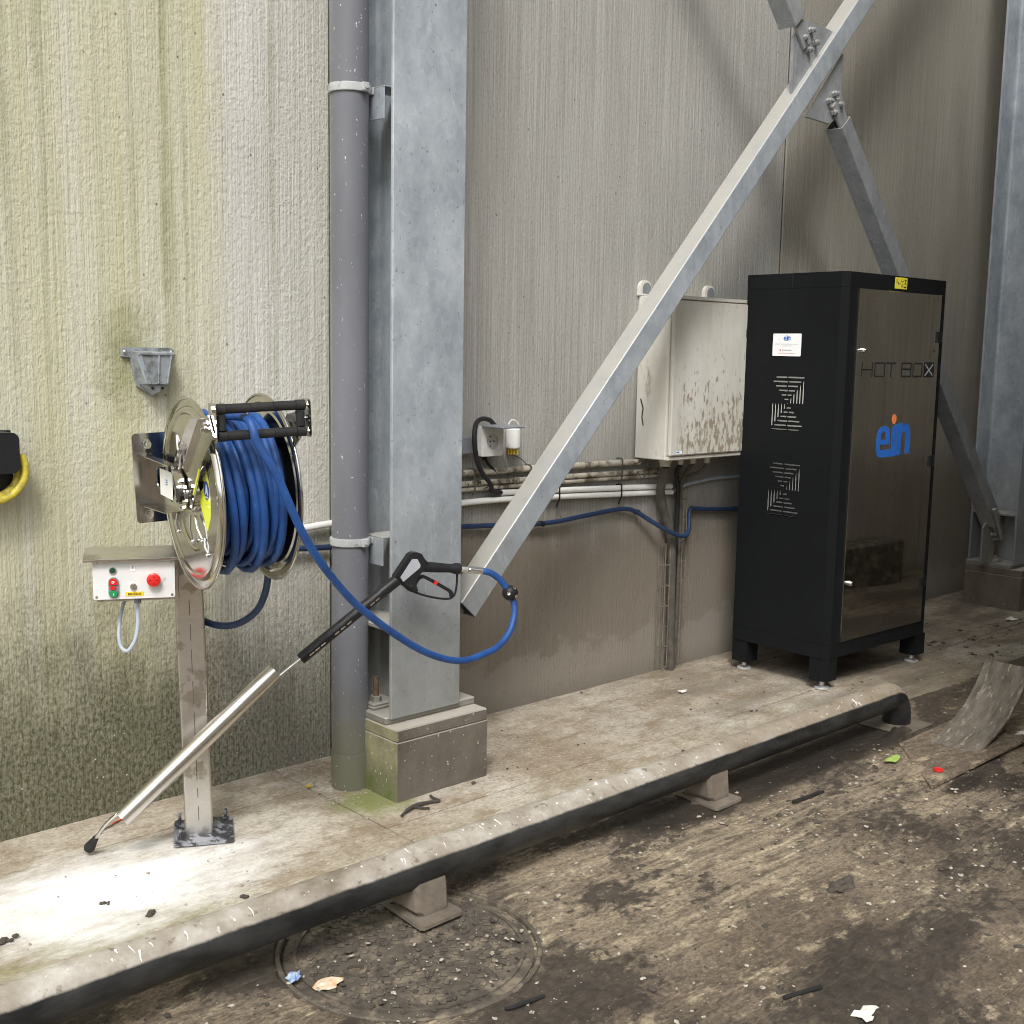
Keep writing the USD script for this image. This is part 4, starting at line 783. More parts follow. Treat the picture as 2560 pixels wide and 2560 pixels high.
# ------------------------------------------------------------------ enamelled wall cabinet
ec = thing('electrical_cabinet', (4.317, 0, 1.034), 'mud splashed cream electrical cabinet on the wall', 'cabinet')
cx0, cx1, cz0, cz1, cyf = 4.034, 4.605, 1.034, 1.757, -0.205
obj('body', cbox(cx0, cx1, cyf + 0.014, -0.012, cz0, cz1, 0.004), 'cabinet_plain', ec)
obj('bottom_lip', cbox(cx0, cx1, cyf, cyf + 0.0135, cz0, cz0 + 0.016, 0.003), 'cabinet_plain', ec)
obj('rain_lip', cbox(cx0 - 0.001, cx1 + 0.002, cyf - 0.004, cyf + 0.0135, cz1 - 0.014, cz1 + 0.002, 0.002), 'cabinet_enamel', ec)
dd = obj('door', cbox(cx0 + 0.006, cx1 - 0.002, cyf - 0.010, cyf + 0.011, cz0 + 0.019, cz1 - 0.018, 0.006), 'cabinet_enamel', ec)
TCAB = frame((0, cyf - 0.0102, 0), (1, 0, 0), (0, 0, 1))
for x, z in ((4.573, 1.607), (4.573, 1.190)):
    k = obj('lock', prism(rrect(0.020, 0.046, 0.009, x, z), 0, 0.004, TCAB), 'black_plastic', dd)
    obj('keyhole', prism(Point(x, z).buffer(0.0045), 0.0041, 0.0052, TCAB), 'chrome', k)
lb_ = obj('maker_label', prism(sbox(4.082, 1.062, 4.122, 1.076), 0, 0.0008, TCAB), 'label_white', dd)
obj('print', prism(sbox(4.084, 1.068, 4.104, 1.073), 0.0009, 0.0012, TCAB), 'ink_blue', lb_)
for x0 in (4.030, 4.492):
    P = sbox(0, 0, 0.076, 0.034).union(affinity.scale(Point(0.038, 0.034).buffer(0.038, quad_segs=8), 1, 0.9, origin=(0.038, 0.034)))
    k = obj('mounting_lug', [prism(P, 0.001, 0.020, frame((x0, 0, cz1 + 0.004), (1, 0, 0), (0, 0, 1)))], 'cabinet_plain', ec)
    obj('lug_recess', prism(P.buffer(-0.010).intersection(sbox(0, 0.004, 1, 1)), 0.0201, 0.0215, frame((x0 + 0.006, 0, cz1 + 0.004), (1, 0, 0), (0, 0, 1))), 'grey_plastic', k)
obj('side_bracket', cbox(cx0 + 0.006, cx0 + 0.055, -0.0115, -0.001, cz1 - 0.07, cz1 + 0.004, 0.002), 'cabinet_plain', ec)
for x, y, r in ((4.13, -0.115, 0.030), (4.26, -0.10, 0.016), (4.35, -0.10, 0.016), (4.43, -0.12, 0.016), (4.19, -0.06, 0.014)):
    obj('cable_gland', [cyl((x, y, cz0), (x, y, cz0 - 0.020), r, n=16), cyl((x, y, cz0 - 0.0201), (x, y, cz0 - 0.036), r * 0.82, n=16)], 'cabinet_plain', ec)
obj('scratch', prism(LineString([(0.02, 1.30), (0.035, 1.26), (0.03, 1.22), (0.038, 1.185)]).buffer(0.004), 0.0002, 0.0006, frame((cx0 - 0.0001, -0.02, 0), (0, -1, 0), (0, 0, 1), (-1, 0, 0))), 'grimy_grey', ec)

# cables that drop from the cabinet, and the wire trays that carry them
def wall_pipe(name, pts, r, m, lab_, cat, group=None, n=14, sp=10):
    return solo(name, tube(spline(pts, sp), r, n), m, lab_, cat, group, smooth=60)
wall_pipe('cable_bundle', [(4.13, -0.115, 0.995), (4.145, -0.09, 0.93), (4.17, -0.06, 0.87), (4.215, -0.05, 0.77), (4.262, -0.045, 0.69), (4.285, -0.042, 0.60), (4.298, -0.040, 0.40), (4.305, -0.040, 0.15), (4.308, -0.042, -0.01)], 0.020, 'grimy_grey', 'thick grimy cable bundle dropping from the left end of the cabinet', 'cable')
for k, (dx, r, top) in enumerate(((0.0, 0.011, 0.99), (0.026, 0.009, 0.995))):
    wall_pipe('power_cable', [(4.26 + 0.09 * k, -0.10, 1.0), (4.262 + 0.07 * k, -0.075, 0.955), (4.315 + dx * 0.8, -0.045, 0.88), (4.325 + dx, -0.036, 0.75), (4.323 + dx, -0.036, 0.45), (4.322 + dx, -0.036, 0.2), (4.318 + dx, -0.036, -0.01)], r, 'grimy_grey' if k else 'black_rubber',
              ('dusty black power cable running down between the wire trays', 'thinner grey power cable next to the right wire tray')[k], 'cable')
for k, (x0, y0, r) in enumerate(((4.35, -0.10, 0.007), (4.43, -0.12, 0.008))):
    wall_pipe('power_cable', [(x0, y0, 1.0), (x0 - 0.01, y0 + 0.03, 0.955), (x0 - 0.04 - 0.02 * k, -0.05, 0.93), (4.30 + 0.05 * k, -0.030, 0.89), (4.30 + 0.02 * k, -0.024, 0.84)], r, 'grimy_grey', ('short looped cable under the middle of the cabinet', 'short looped cable under the right end of the cabinet')[k], 'cable')
def tray(x0, x1, z0, z1, lab_, bend):
    t = thing('wire_tray', ((x0 + x1) / 2, -0.03, z0), lab_, 'cable tray')
    rz = random.Random(int(x0 * 1000)); zz = np.linspace(z0, z1, 9)
    L = []
    for x, y in ((x0, -0.012), (x0 + 0.004, -0.050), (x1, -0.050), (x1, -0.012)):
        p = [(x + rz.uniform(-1, 1) * bend * (y < -0.03), y, z) for z in zz]; L.append(p)
        obj('wire', tube(spline(p, 4), 0.0024, 6), 'wire_dusty', t)
    n = int((z1 - z0) / 0.0985)
    for k in range(n + 1):
        z = z0 + 0.006 + k * 0.0985
        obj('rung', [tube([(x0, -0.011, z), (x0 + 0.004, -0.052, z - 0.003), (x1, -0.052, z - 0.004), (x1, -0.011, z)], 0.0023, 6)], 'wire_dusty', t)
tray(4.232, 4.268, 0.02, 0.62, 'left wire cable tray on the wall below the cabinet', 0.003)
tray(4.352, 4.382, 0.03, 0.82, 'right wire cable tray, the taller of the two', 0.004)

# ------------------------------------------------------------------ conduits, hoses and sockets along the wall
for k, (zl, zr, r, xl, xr) in enumerate(((1.021, 1.014, 0.0135, 2.62, 4.06), (0.978, 0.966, 0.0115, 2.62, 4.20), (0.955, 0.945, 0.0085, 2.62, 4.20))):
    wall_pipe('old_conduit', [(xl, -0.020, zl + 0.002), (3.0, -0.020, zl), (3.5, -0.020, (zl + zr) / 2 + 0.003), (xr, -0.020, zr)], r, 'old_conduit', ('topmost dirty cream conduit on the wall', 'middle dirty cream conduit, below the topmost one', 'thinnest dirty cream conduit, lowest of the three')[k], 'conduit')
wall_pipe('white_conduit', [(3.205, -0.022, 0.931), (3.5, -0.022, 0.920), (3.9, -0.022, 0.9045), (4.290, -0.022, 0.888)], 0.0125, 'white_paint', 'upper clean white conduit with a black cable entering it', 'conduit')
wall_pipe('white_conduit', [(2.10, -0.026, 0.858), (2.25, -0.026, 0.868), (2.40, -0.026, 0.877), (2.75, -0.024, 0.893), (3.0, -0.022, 0.9035), (3.3, -0.022, 0.900), (3.9, -0.022, 0.876), (4.300, -0.022, 0.860)], 0.0125, 'white_paint', 'lower white conduit that passes behind the steel column', 'conduit')
for k, x in enumerate((3.53, 3.925)):
    a = 0.912 - (x - 3.5) * 0.036
    pts = [(x, -0.006, a + 0.020), (x, -0.036, a + 0.024), (x, -0.0385, a), (x + 0.001, -0.0375, a - 0.030), (x + 0.002, -0.026, a - 0.047), (x + 0.003, -0.020, a - 0.066)]
    wall_pipe('cable_tie', pts, 0.0034, 'black_plastic', ('black cable tie round the two white conduits, left one', 'black cable tie round the two white conduits, nearer the cabinet')[k], 'cable tie', n=6, sp=5)
for k, x in enumerate((3.05, 3.36, 3.535, 3.925)):
    pts = [(x, -0.004, 1.036), (x, -0.036, 1.034), (x, -0.038, 1.0), (x + 0.003, -0.036, 0.95), (x + 0.004, -0.022, 0.935)]
    wall_pipe('old_cable_tie', pts, 0.0038, 'grimy_grey', ('grimy tie on the old conduits below the grey junction box', 'grimy tie on the old conduits left of the long brace', 'grimy tie on the old conduits just right of the long brace', 'grimy tie on the old conduits nearest the cabinet')[k], 'cable tie', n=6, sp=5)
rs_ = random.Random(3)
cob = []
for k in range(70):
    x = rs_.choice([rs_.uniform(2.98, 3.35), rs_.uniform(3.0, 3.5), rs_.uniform(3.95, 4.12)]); z = rs_.uniform(0.95, 1.015); a = rs_.uniform(0, 6.28); L = rs_.uniform(0.012, 0.04)
    P = [(x, -0.034, z), (x + L * 0.5 * math.cos(a), -0.036 - rs_.random() * 0.008, z + L * 0.25 * math.sin(a) + 0.006), (x + L * math.cos(a), -0.034, z + L * 0.5 * math.sin(a))]
    cob.append(tube(spline(P, 4), 0.0013, 4, cap=False))
solo('cobweb_dirt', cat_(cob), 'grimy_grey', 'strands of dirt and cobweb hanging on the old conduits', 'dirt', kind='stuff')

wall_pipe('supply_hose', [(1.735, -0.66, 0.93), (1.750, -0.632, 0.86), (1.772, -0.575, 0.785), (1.783, -0.50, 0.715), (1.752, -0.435, 0.670), (1.715, -0.365, 0.664), (1.692, -0.285, 0.69), (1.690, -0.245, 0.76), (1.74, -0.18, 0.81), (1.90, -0.06, 0.803), (2.06, -0.03, 0.798), (2.20, -0.028, 0.800), (2.40, -0.024, 0.790), (2.70, -0.024, 0.802), (3.0, -0.024, 0.808), (3.44, -0.024, 0.783), (3.70, -0.024, 0.795), (3.90, -0.024, 0.806), (3.985, -0.026, 0.803), (4.05, -0.028, 0.782), (4.13, -0.05, 0.735), (4.20, -0.078, 0.694), (4.26, -0.088, 0.668), (4.32, -0.085, 0.655), (4.375, -0.066, 0.664), (4.408, -0.045, 0.700), (4.422, -0.032, 0.745), (4.438, -0.028, 0.770), (4.47, -0.026, 0.768), (4.60, -0.026, 0.755), (4.85, -0.026, 0.740), (5.1, -0.026, 0.735)], 0.0105, 'navy_hose', 'dark blue supply hose from the reel along the wall to the black cabinet', 'hose', sp=8)
for k, (x, z, L_) in enumerate(((3.44, 0.783, 0.012), (4.05, 0.784, 0.011))):
    wall_pipe('hose_clip', [(x - L_, -0.024, z + 0.002), (x, -0.0245, z), (x + L_, -0.025, z - 0.003)], 0.0122, 'black_plastic', ('black clip on the wall hose just right of the long brace', 'black clip on the wall hose where it starts to dip')[k], 'hose clip', sp=3)
wall_pipe('grey_cable', [(4.315, -0.03, 0.865), (4.36, -0.026, 0.880), (4.44, -0.024, 0.893), (4.52, -0.022, 0.898), (4.62, -0.022, 0.905), (4.80, -0.022, 0.905), (5.0, -0.022, 0.905)], 0.0075, 'grey_cable', 'light grey cable curving off behind the black cabinet', 'cable')
wall_pipe('thin_wire', [(3.262, -0.012, 1.098), (3.285, -0.012, 1.080), (3.315, -0.012, 1.068), (3.345, -0.014, 1.048), (3.352, -0.018, 1.028)], 0.0022, 'grimy_grey', 'thin stray wire hanging below the socket', 'wire', n=5)

jb = thing('junction_box', (3.0, 0, 1.135), 'small grey junction box half hidden by the steel column', 'junction box')
obj('box', cbox(2.955, 3.040, -0.036, -0.001, 1.100, 1.168, 0.005), 'grey_plastic', jb)
obj('lid', cbox(2.953, 3.042, -0.050, -0.0365, 1.098, 1.170, 0.006), 'grey_plastic', jb)
obj('screw', cyl((3.035, -0.0505, 1.163), (3.035, -0.053, 1.163), 0.004, n=10), 'chrome', jb)
so = thing('wall_socket', (3.12, 0, 1.15), 'white wall socket with its lid flipped up beside the column', 'socket')
obj('housing', cbox(3.066, 3.171, -0.040, -0.001, 1.092, 1.206, 0.008), 'white_plastic', so)
bz = sbox(3.058, 1.088, 3.174, 1.208).buffer(-0.006).buffer(0.006, quad_segs=4).difference(Point(3.118, 1.146).buffer(0.034, quad_segs=10))
TSO = frame((0, 0, 0), (1, 0, 0), (0, 0, 1))
obj('face_frame', prism(bz, 0.0405, 0.066, TSO), 'white_plastic', so)
cup = obj('socket_cup', lathe((3.118, -0.0425, 1.146), (0, -1, 0), [(0, 0.0), (0, 0.0335), (0.0235, 0.0335), (0.0235, 0.031), (0.008, 0.030), (0.008, 0.0)], 32), 'white_plastic', so)
for dx, dz in ((0, 0), (0, 0.019), (0, -0.019), (-0.019, 0), (0.019, 0)):
    obj('socket_hole', cyl((3.118 + dx, -0.0506, 1.146 + dz), (3.118 + dx, -0.0516, 1.146 + dz), 0.0034, n=10), 'ink_black', cup)
obj('flip_lid', [cbox(3.054, 3.178, -0.190, -0.0665, 1.205, 1.214, 0.003)], 'grey_plastic', so)
obj('cable_entry', cyl((3.116, -0.022, 1.0915), (3.116, -0.022, 1.070), 0.010, n=12), 'black_plastic', so)
wall_pipe('socket_cable', [(3.116, -0.022, 1.078), (3.131, -0.024, 1.055), (3.151, -0.026, 1.035), (3.166, -0.028, 1.020)], 0.0065, 'black_rubber', 'short black cable from the socket into the old conduit', 'cable')
wall_pipe('black_cable', [(3.161, -0.03, 1.205), (3.131, -0.034, 1.228), (3.086, -0.040, 1.236), (3.046, -0.050, 1.222), (3.018, -0.070, 1.185), (3.014, -0.078, 1.13), (3.031, -0.076, 1.07), (3.066, -0.068, 1.02), (3.121, -0.054, 0.975), (3.142, -0.040, 0.945), (3.187, -0.028, 0.934), (3.222, -0.023, 0.931)], 0.0095, 'black_rubber', 'thick black cable looping over the socket down into a white conduit', 'cable')
bru = thing('hanging_brush', (3.262, -0.03, 1.15), 'white cylinder with bristles hanging by a hook beside the socket', 'brush')
obj('body', lathe((3.258, -0.034, 1.112), (0, 0, 1), [(0, 0.0), (0, 0.026), (0.006, 0.029), (0.075, 0.029), (0.082, 0.024), (0.082, 0.0)], 24), 'white_paint', bru)
obj('hook', tube(spline([(3.232, -0.034, 1.192), (3.234, -0.034, 1.214), (3.250, -0.034, 1.226), (3.272, -0.034, 1.222), (3.288, -0.034, 1.206), (3.286, -0.034, 1.192)], 6), 0.0030, 8), 'white_paint', bru)
for k in range(14):
    a = k * 2.4; r = 0.006 + 0.0014 * k
    obj('bristle', cyl((3.258 + r * math.cos(a), -0.034 + r * math.sin(a), 1.1115), (3.258 + 1.05 * r * math.cos(a), -0.034 + 1.05 * r * math.sin(a), 1.086), 0.0016, n=5), 'label_amber', bru)

# lamp and hose hook on the left
la = thing('wall_lamp', (1.70, 0, 1.41), 'tapered grey cast metal wall lamp above the hose reel', 'lamp')
TW = frame((0, 0, 0), (1, 0, 0), (0, 0, 1))
T_ = lambda pts, a, b: prism(pts, a, b, TW)
obj('back_plate', T_([(1.612, 1.466), (1.612, 1.489), (1.622, 1.494), (1.776, 1.494), (1.786, 1.489), (1.786, 1.466), (1.774, 1.462), (1.760, 1.374), (1.709, 1.341), (1.660, 1.374), (1.640, 1.462), (1.626, 1.464)], 0.001, 0.012), 'cast_grey', la)
bd_ = []
top_ = [(1.634, 1.484), (1.770, 1.484), (1.7545, 1.378), (1.666, 1.378)]; fr_ = [(1.642, 1.482), (1.762, 1.482), (1.744, 1.384), (1.676, 1.384)]
V8 = [(x, -0.0125, z) for x, z in top_] + [(x, -0.058, z - 0.004) for x, z in fr_]
obj('body', trimesh.convex.convex_hull(np.array(V8)), 'cast_grey', la, smooth=False)
for (xa, xb, za, zb) in ((1.650, 1.680, 1.478, 1.384), (1.712, 1.7075, 1.480, 1.386), (1.754, 1.738, 1.478, 1.386)):
    obj('rib', tube([(xa, -0.0595, za - 0.003), (xb, -0.0595, zb - 0.003)], 0.0035, 6), 'cast_grey', la)
obj('cross_rib', cbox(1.642, 1.762, -0.0640, -0.0585, 1.471, 1.480, 0.002), 'cast_grey', la)
obj('shield', trimesh.convex.convex_hull(np.array([(1.637, -0.055, 1.470), (1.648, -0.060, 1.470), (1.671, -0.052, 1.384), (1.684, -0.060, 1.384), (1.637, -0.052, 1.470), (1.670, -0.05, 1.382)])), 'galvanised', la, smooth=False)
obj('nose', trimesh.convex.convex_hull(np.array([(1.668, -0.0125, 1.377), (1.752, -0.0125, 1.377), (1.709, -0.0125, 1.342), (1.674, -0.050, 1.377), (1.746, -0.050, 1.377), (1.709, -0.044, 1.352)])), 'cast_grey', la, smooth=False)
for x in (1.693, 1.726): obj('drain_hole', cyl((x, -0.0475, 1.368), (x, -0.0505, 1.367), 0.005, n=8), 'ink_black', la)
for x in (1.621, 1.777): obj('screw', ball((x, -0.014, 1.479), 0.0075, 2, (1, 0.7, 1)) if False else lathe((x, -0.0121, 1.479), (0, -1, 0), [(0, 0.0), (0, 0.0075), (0.003, 0.007), (0.005, 0.004), (0.0055, 0.0)], 14), 'chrome', la)
hk = thing('hose_hook', (1.22, 0, 1.15), 'black hose hanger on the wall at the left edge', 'hose hanger')
obj('back_plate', cbox(1.15, 1.2665, -0.010, -0.001, 1.130, 1.2475, 0.003), 'black_plastic', hk)
obj('body', prism(rrect(0.16, 0.118, 0.022, 1.182, 1.186), 0.0105, 0.085, TW), 'black_plastic', hk, smooth=40)
obj('cheek', prism([(1.11, 1.14), (1.262, 1.14), (1.256, 1.075), (1.20, 1.058), (1.11, 1.058)], 0.0105, 0.030, TW), 'black_plastic', hk, smooth=40)
th_ = np.linspace(0.5, -math.pi - 0.5, 40)
for k in range(2):
    yh = np.stack([1.186 + (0.086 + 0.010 * k) * np.cos(th_), -0.046 - 0.022 * k + 0 * th_, 1.135 + (0.080 + 0.008 * k) * np.sin(th_)], 1)
    solo('yellow_hose', tube(yh, 0.0112, 10), 'yellow_hose', ('yellow hose loop hanging from the black hanger, inner loop', 'yellow hose loop hanging from the black hanger, outer loop')[k], 'hose', smooth=60)

# ------------------------------------------------------------------ stainless post, hose reel
PY = math.radians(28); pex = np.array([math.cos(PY), -math.sin(PY), 0]); pey = np.array([math.sin(PY), math.cos(PY), 0])
pb0, pt0 = np.array([1.672, -0.340, 0.0145]), np.array([1.638, -0.345, 1.215])
po = thing('reel_post', (1.672, -0.34, 0), 'square stainless steel post carrying the hose reel', 'post')
TP = frame(pb0, pex, pey, pt0 - pb0); TP[:3, 2] /= np.linalg.norm(TP[:3, 2]); PL_ = np.linalg.norm(pt0 - pb0)
sq = sbox(-0.042, -0.039, 0.042, 0.039).buffer(-0.007).buffer(0.007, quad_segs=5)
obj('square_tube', prism(sq.difference(sbox(-0.038, -0.035, 0.038, 0.035)), 0, PL_, TP), 'stainless_brushed', po, smooth=40)
z = 0.045
for k, L_ in enumerate((0.045, 0.03, 0.11, 0.075, 0.07, 0.07, 0.05, 0.045)):
    obj('slit', put(cbox(-0.0011, 0.0011, -0.0396, -0.0385, z, z + L_, 0), TP), 'grimy_grey', po); z += L_ + 0.028
TB = frame((1.680, -0.352, 0.004), pex, pey)
bp_ = obj('base_plate', prism(rrect(0.178, 0.188, 0.006), 0.0, 0.0100, TB), 'base_steel', po, smooth=30)
for x, y in ((-0.072, 0.066), (0.068, 0.070), (-0.068, -0.068), (0.072, -0.066)):
    obj('anchor_stud', [put(cyl((x, y, 0.0102), (x, y, 0.045), 0.0050, n=10), TB), put(hexnut((x, y, 0.0103), (0, 0, 1), 0.0105, 0.009), TB)], 'base_steel', bp_)
ax = np.array([0.984, -0.174, 0.043]); ax /= np.linalg.norm(ax)
fw = np.array([0.174, 0.985, 0.0]); fw -= ax * (fw @ ax); fw /= np.linalg.norm(fw); up = np.cross(ax, fw)
RO = np.array([1.592, -0.700, 1.115])
Rp = lambda a, f, u: RO + a * ax + f * fw + u * up
TRl = lambda a: frame(Rp(a, 0, 0), fw, up)              # plane of a reel disc: u = toward the wall, v = up, w = ax
rl = thing('hose_reel', tuple(RO), 'polished stainless steel hose reel bolted to the post', 'hose reel')
prof = [(0.0, 0.030), (0.0, 0.148), (0.003, 0.152), (0.007, 0.155), (0.007, 0.212), (0.011, 0.217), (0.012, 0.226), (0.008, 0.232), (0.003, 0.235), (0.002, 0.248), (0.005, 0.2535)]
for sgn in (-1, 1):
    out = [(sgn * (0.098 + a), r) for a, r in prof]; inn = [(sgn * (0.0966 + a), r) for a, r in prof[::-1]]
    fl = obj('flange', lathe(RO, ax, out + inn, 96), 'stainless', rl, smooth=28)
    th = np.linspace(0, 2 * math.pi, 10, endpoint=False)
    obj('rim', lathe(RO, ax, [(sgn * 0.1025 + 0.0038 * math.cos(t), 0.2545 + 0.0038 * math.sin(t)) for t in th], 96), 'stainless', fl, smooth=60)
obj('drum', lathe(RO, ax, [(-0.096, 0.02), (-0.096, 0.115), (0.096, 0.115), (0.096, 0.02)], 48), 'stainless', rl)
obj('axle', cyl(Rp(-0.130, 0, 0), Rp(0.128, 0, 0), 0.018, n=24), 'stainless_brushed', rl)
obj('hub', lathe(RO, ax, [(-0.0985, 0.0185), (-0.0985, 0.052), (-0.112, 0.048), (-0.114, 0.03), (-0.114, 0.0185)], 32), 'stainless', rl)
obj('hub_gland', cyl(Rp(-0.1305, 0, 0), Rp(-0.142, 0, 0), 0.020, n=6), 'black_plastic', rl)
# back plate, side plate, lips
obj('back_plate', [prism(rrect(0.250, 0.258, 0.012, -0.045, 0.014), 0, 0.006, frame(Rp(0, 0.318, 0), ax, up, -fw))], 'stainless', rl, smooth=30)
obj('back_spacer', prism(rrect(0.16, 0.20, 0.004, -0.02, 0.012), -0.022, -0.0005, frame(Rp(0, 0.318, 0), ax, up, -fw)), 'stainless_brushed', rl)
for a, u in ((-0.128, 0.112), (-0.136, -0.090), (0.045, 0.112), (0.045, -0.090)):
    obj('plate_bolt', [cyl(Rp(a, 0.311, u), Rp(a, 0.306, u), 0.014, n=18), hexnut(Rp(a, 0.3055, u), -fw, 0.0095, 0.009)], 'chrome', rl)
    obj('plate_hole', cyl(Rp(a + 0.003, 0.3118, u - 0.020 * np.sign(u)), Rp(a + 0.003, 0.3112, u - 0.020 * np.sign(u)), 0.0085, n=16), 'ink_black', rl)
sp_ = Polygon([(0.311, 0.084), (0.25, 0.081), (0.09, 0.076), (0.035, 0.074), (-0.012, 0.046), (-0.022, 0.0), (-0.014, -0.040), (0.078, -0.056), (0.311, -0.062)])
cut = Polygon([(0.235, 0.050), (0.095, 0.068), (0.058, 0.014), (0.098, -0.034), (0.240, 0.000)]).buffer(-0.012).buffer(0.012, quad_segs=6)
spl = obj('side_plate', prism(sp_.difference(cut), -0.0015, 0.0015, TRl(-0.126)), 'stainless', rl, smooth=20)
lip = lambda p, q, w: trimesh.convex.convex_hull(np.array([Rp(a, *x) for a in (-0.1278, -0.1278 - w) for x in (p, q, (p[0], p[1] + 0.0022), (q[0], q[1] + 0.0022))]))
obj('lip', lip((0.309, 0.082), (0.035, 0.074), 0.026), 'stainless', spl, smooth=False)
obj('lip', lip((0.309, -0.064), (0.078, -0.058), 0.030), 'stainless', spl, smooth=False)
wlb = obj('paper_label', prism(Polygon([(0.197, 0.053), (0.082, 0.050), (0.093, -0.026), (0.203, -0.021)]), -0.0032, -0.0018, TRl(-0.126)), 'label_white', spl)
obj('print', prism(unary_union([sbox(0.128, 0.012 + k * 0.006, 0.146, 0.0145 + k * 0.006) for k in range(3)]), -0.0038, -0.0033, TRl(-0.126)), 'ink_blue', wlb)
for t in range(6):
    a = t * math.pi / 3 + 0.4
    obj('hub_bolt', [cyl(Rp(-0.128, 0.036 * math.cos(a), 0.036 * math.sin(a)), Rp(-0.140, 0.036 * math.cos(a), 0.036 * math.sin(a)), 0.0042, n=8), hexnut(Rp(-0.1282, 0.036 * math.cos(a), 0.036 * math.sin(a)), -ax, 0.0078, 0.006)], 'chrome', rl)
# roller arms
arm = Polygon([(-0.024, -0.036), (0.040, 0.050), (-0.138, 0.205), (-0.222, 0.222), (-0.254, 0.171), (-0.153, 0.104), (-0.038, -0.038)])
for sgn in (-1, 1):
    am = obj('roller_arm', prism(arm, -0.0015, 0.0015, TRl(sgn * 0.1195)), 'stainless', rl, smooth=False)
    e0_, e1_ = (0.038, 0.052), (-0.138, 0.207)
    obj('lip', trimesh.convex.convex_hull(np.array([Rp(sgn * 0.1212, *p) for p in (e0_, e1_)] + [Rp(sgn * 0.145, p[0] + 0.002, p[1] + 0.002) for p in (e0_, e1_)] + [Rp(sgn * 0.1212, p[0] + 0.0022, p[1] + 0.0028) for p in (e0_, e1_)])), 'stainless', am, smooth=False)
    for p in ((-0.205, 0.186), (-0.228, 0.202)):
        obj('arm_bolt', [hexnut(Rp(sgn * 0.1213, *p), sgn * ax, 0.0088, 0.007), cyl(Rp(sgn * 0.1284, *p), Rp(sgn * 0.136, *p), 0.0048, n=8)], 'chrome', am)
ylw = obj('yellow_label', prism(Polygon([(-0.125, 0.080), (-0.166, 0.082), (-0.090, 0.0), (-0.064, 0.008)]).intersection(arm.buffer(-0.001)), -0.0024, -0.0016, TRl(-0.1195)), 'acid_yellow', rl)
cres = Polygon([(-0.112, 0.072), (-0.132, 0.040), (-0.140, 0.005), (-0.140, -0.020), (-0.130, -0.048), (-0.098, -0.090), (-0.085, -0.072), (-0.048, -0.020), (-0.056, 0.010), (-0.082, 0.024)]).intersection(Point(0, 0).buffer(0.146))
cl_ = obj('yellow_label', prism(cres, -0.0009, -0.0002, TRl(-0.0980)), 'acid_yellow', rl)
lgp = obj('logo_disc', prism(affinity.scale(Point(-0.109, 0.020).buffer(0.021, quad_segs=10), 1.0, 1.2), -0.0014, -0.0010, TRl(-0.0980)), 'ink_navy', cl_)
for P in (LineString([(-0.118, 0.010), (-0.110, 0.034), (-0.103, 0.012)]).buffer(0.0032), sbox(-0.121, 0.0005, -0.098, 0.0045), Point(-0.109, 0.018).buffer(0.004)):
    obj('print', prism(P, -0.0018, -0.0015, TRl(-0.0980)), 'ink_pale', lgp)
obj('print', prism(unary_union([sbox(-0.110, -0.018, -0.103, -0.0165), sbox(-0.110, -0.022, -0.104, -0.0205)]), -0.0014, -0.0010, TRl(-0.0980)), 'ink_grey', cl_)
for p, q in (((-0.020, -0.055), (-0.070, -0.118)), ((-0.090, -0.108), (-0.108, -0.150)), ((0.139, -0.070), (0.134, -0.120)), ((0.098, 0.150), (0.070, 0.085)), ((0.02, -0.060), (0.010, -0.130)), ((-0.116, 0.088), (-0.060, 0.045))):
    rd = obj('clip_rod', tube([Rp(-0.1055, *p), Rp(-0.1095, (p[0] + q[0]) / 2, (p[1] + q[1]) / 2), Rp(-0.1035, *q)], 0.0032, 8), 'chrome', rl)
    obj('clip_end', ball(Rp(-0.1065, *q), 0.0065, 1), 'chrome', rd)
# black guide rollers
def roller(a0, a1, f, u, r=0.0125, vertical=None):
    if vertical is None: return tube([Rp(a0, f, u), Rp(a1, f, u)], r, 18)
    return tube([Rp(a0, f, u), Rp(a0, f, vertical)], r, 18)
RF = -0.243
for u in (0.237, 0.170):
    seg = [-0.106, -0.084, -0.022, 0.040, 0.100, 0.126]
    for k in range(5):
        rr2 = 0.0138 if k in (0, 4) else 0.0120 + 0.0004 * (k % 2)
        obj('guide_roller', lathe(Rp(0, RF, u), ax, [(seg[k] + 0.0004, 0.0), (seg[k] + 0.0004, rr2 - 0.001), (seg[k] + 0.0015, rr2), (seg[k + 1] - 0.0015, rr2), (seg[k + 1] - 0.0004, rr2 - 0.001), (seg[k + 1] - 0.0004, 0.0)], 20), 'black_rubber', rl, smooth=40)
    for a, d in ((-0.1075, -1), (0.1275, 1)):
        obj('roller_bolt', [cyl(Rp(a, RF, u), Rp(a + d * 0.012, RF, u), 0.0050, n=10), hexnut(Rp(a + d * 0.0045, RF, u), d * ax, 0.0090, 0.0070)], 'chrome', rl)
for a in (-0.095, 0.113):
    obj('guide_roller', tube([Rp(a, RF, 0.1845), Rp(a, RF, 0.2225)], 0.0115, 18), 'black_rubber', rl, smooth=40)
for a in (-0.1140, 0.1335):
    obj('roller_plate', prism(rrect(0.055, 0.098, 0.010, RF + 0.006, 0.2035), -0.0011, 0.0011, TRl(a)), 'stainless', rl, smooth=20)

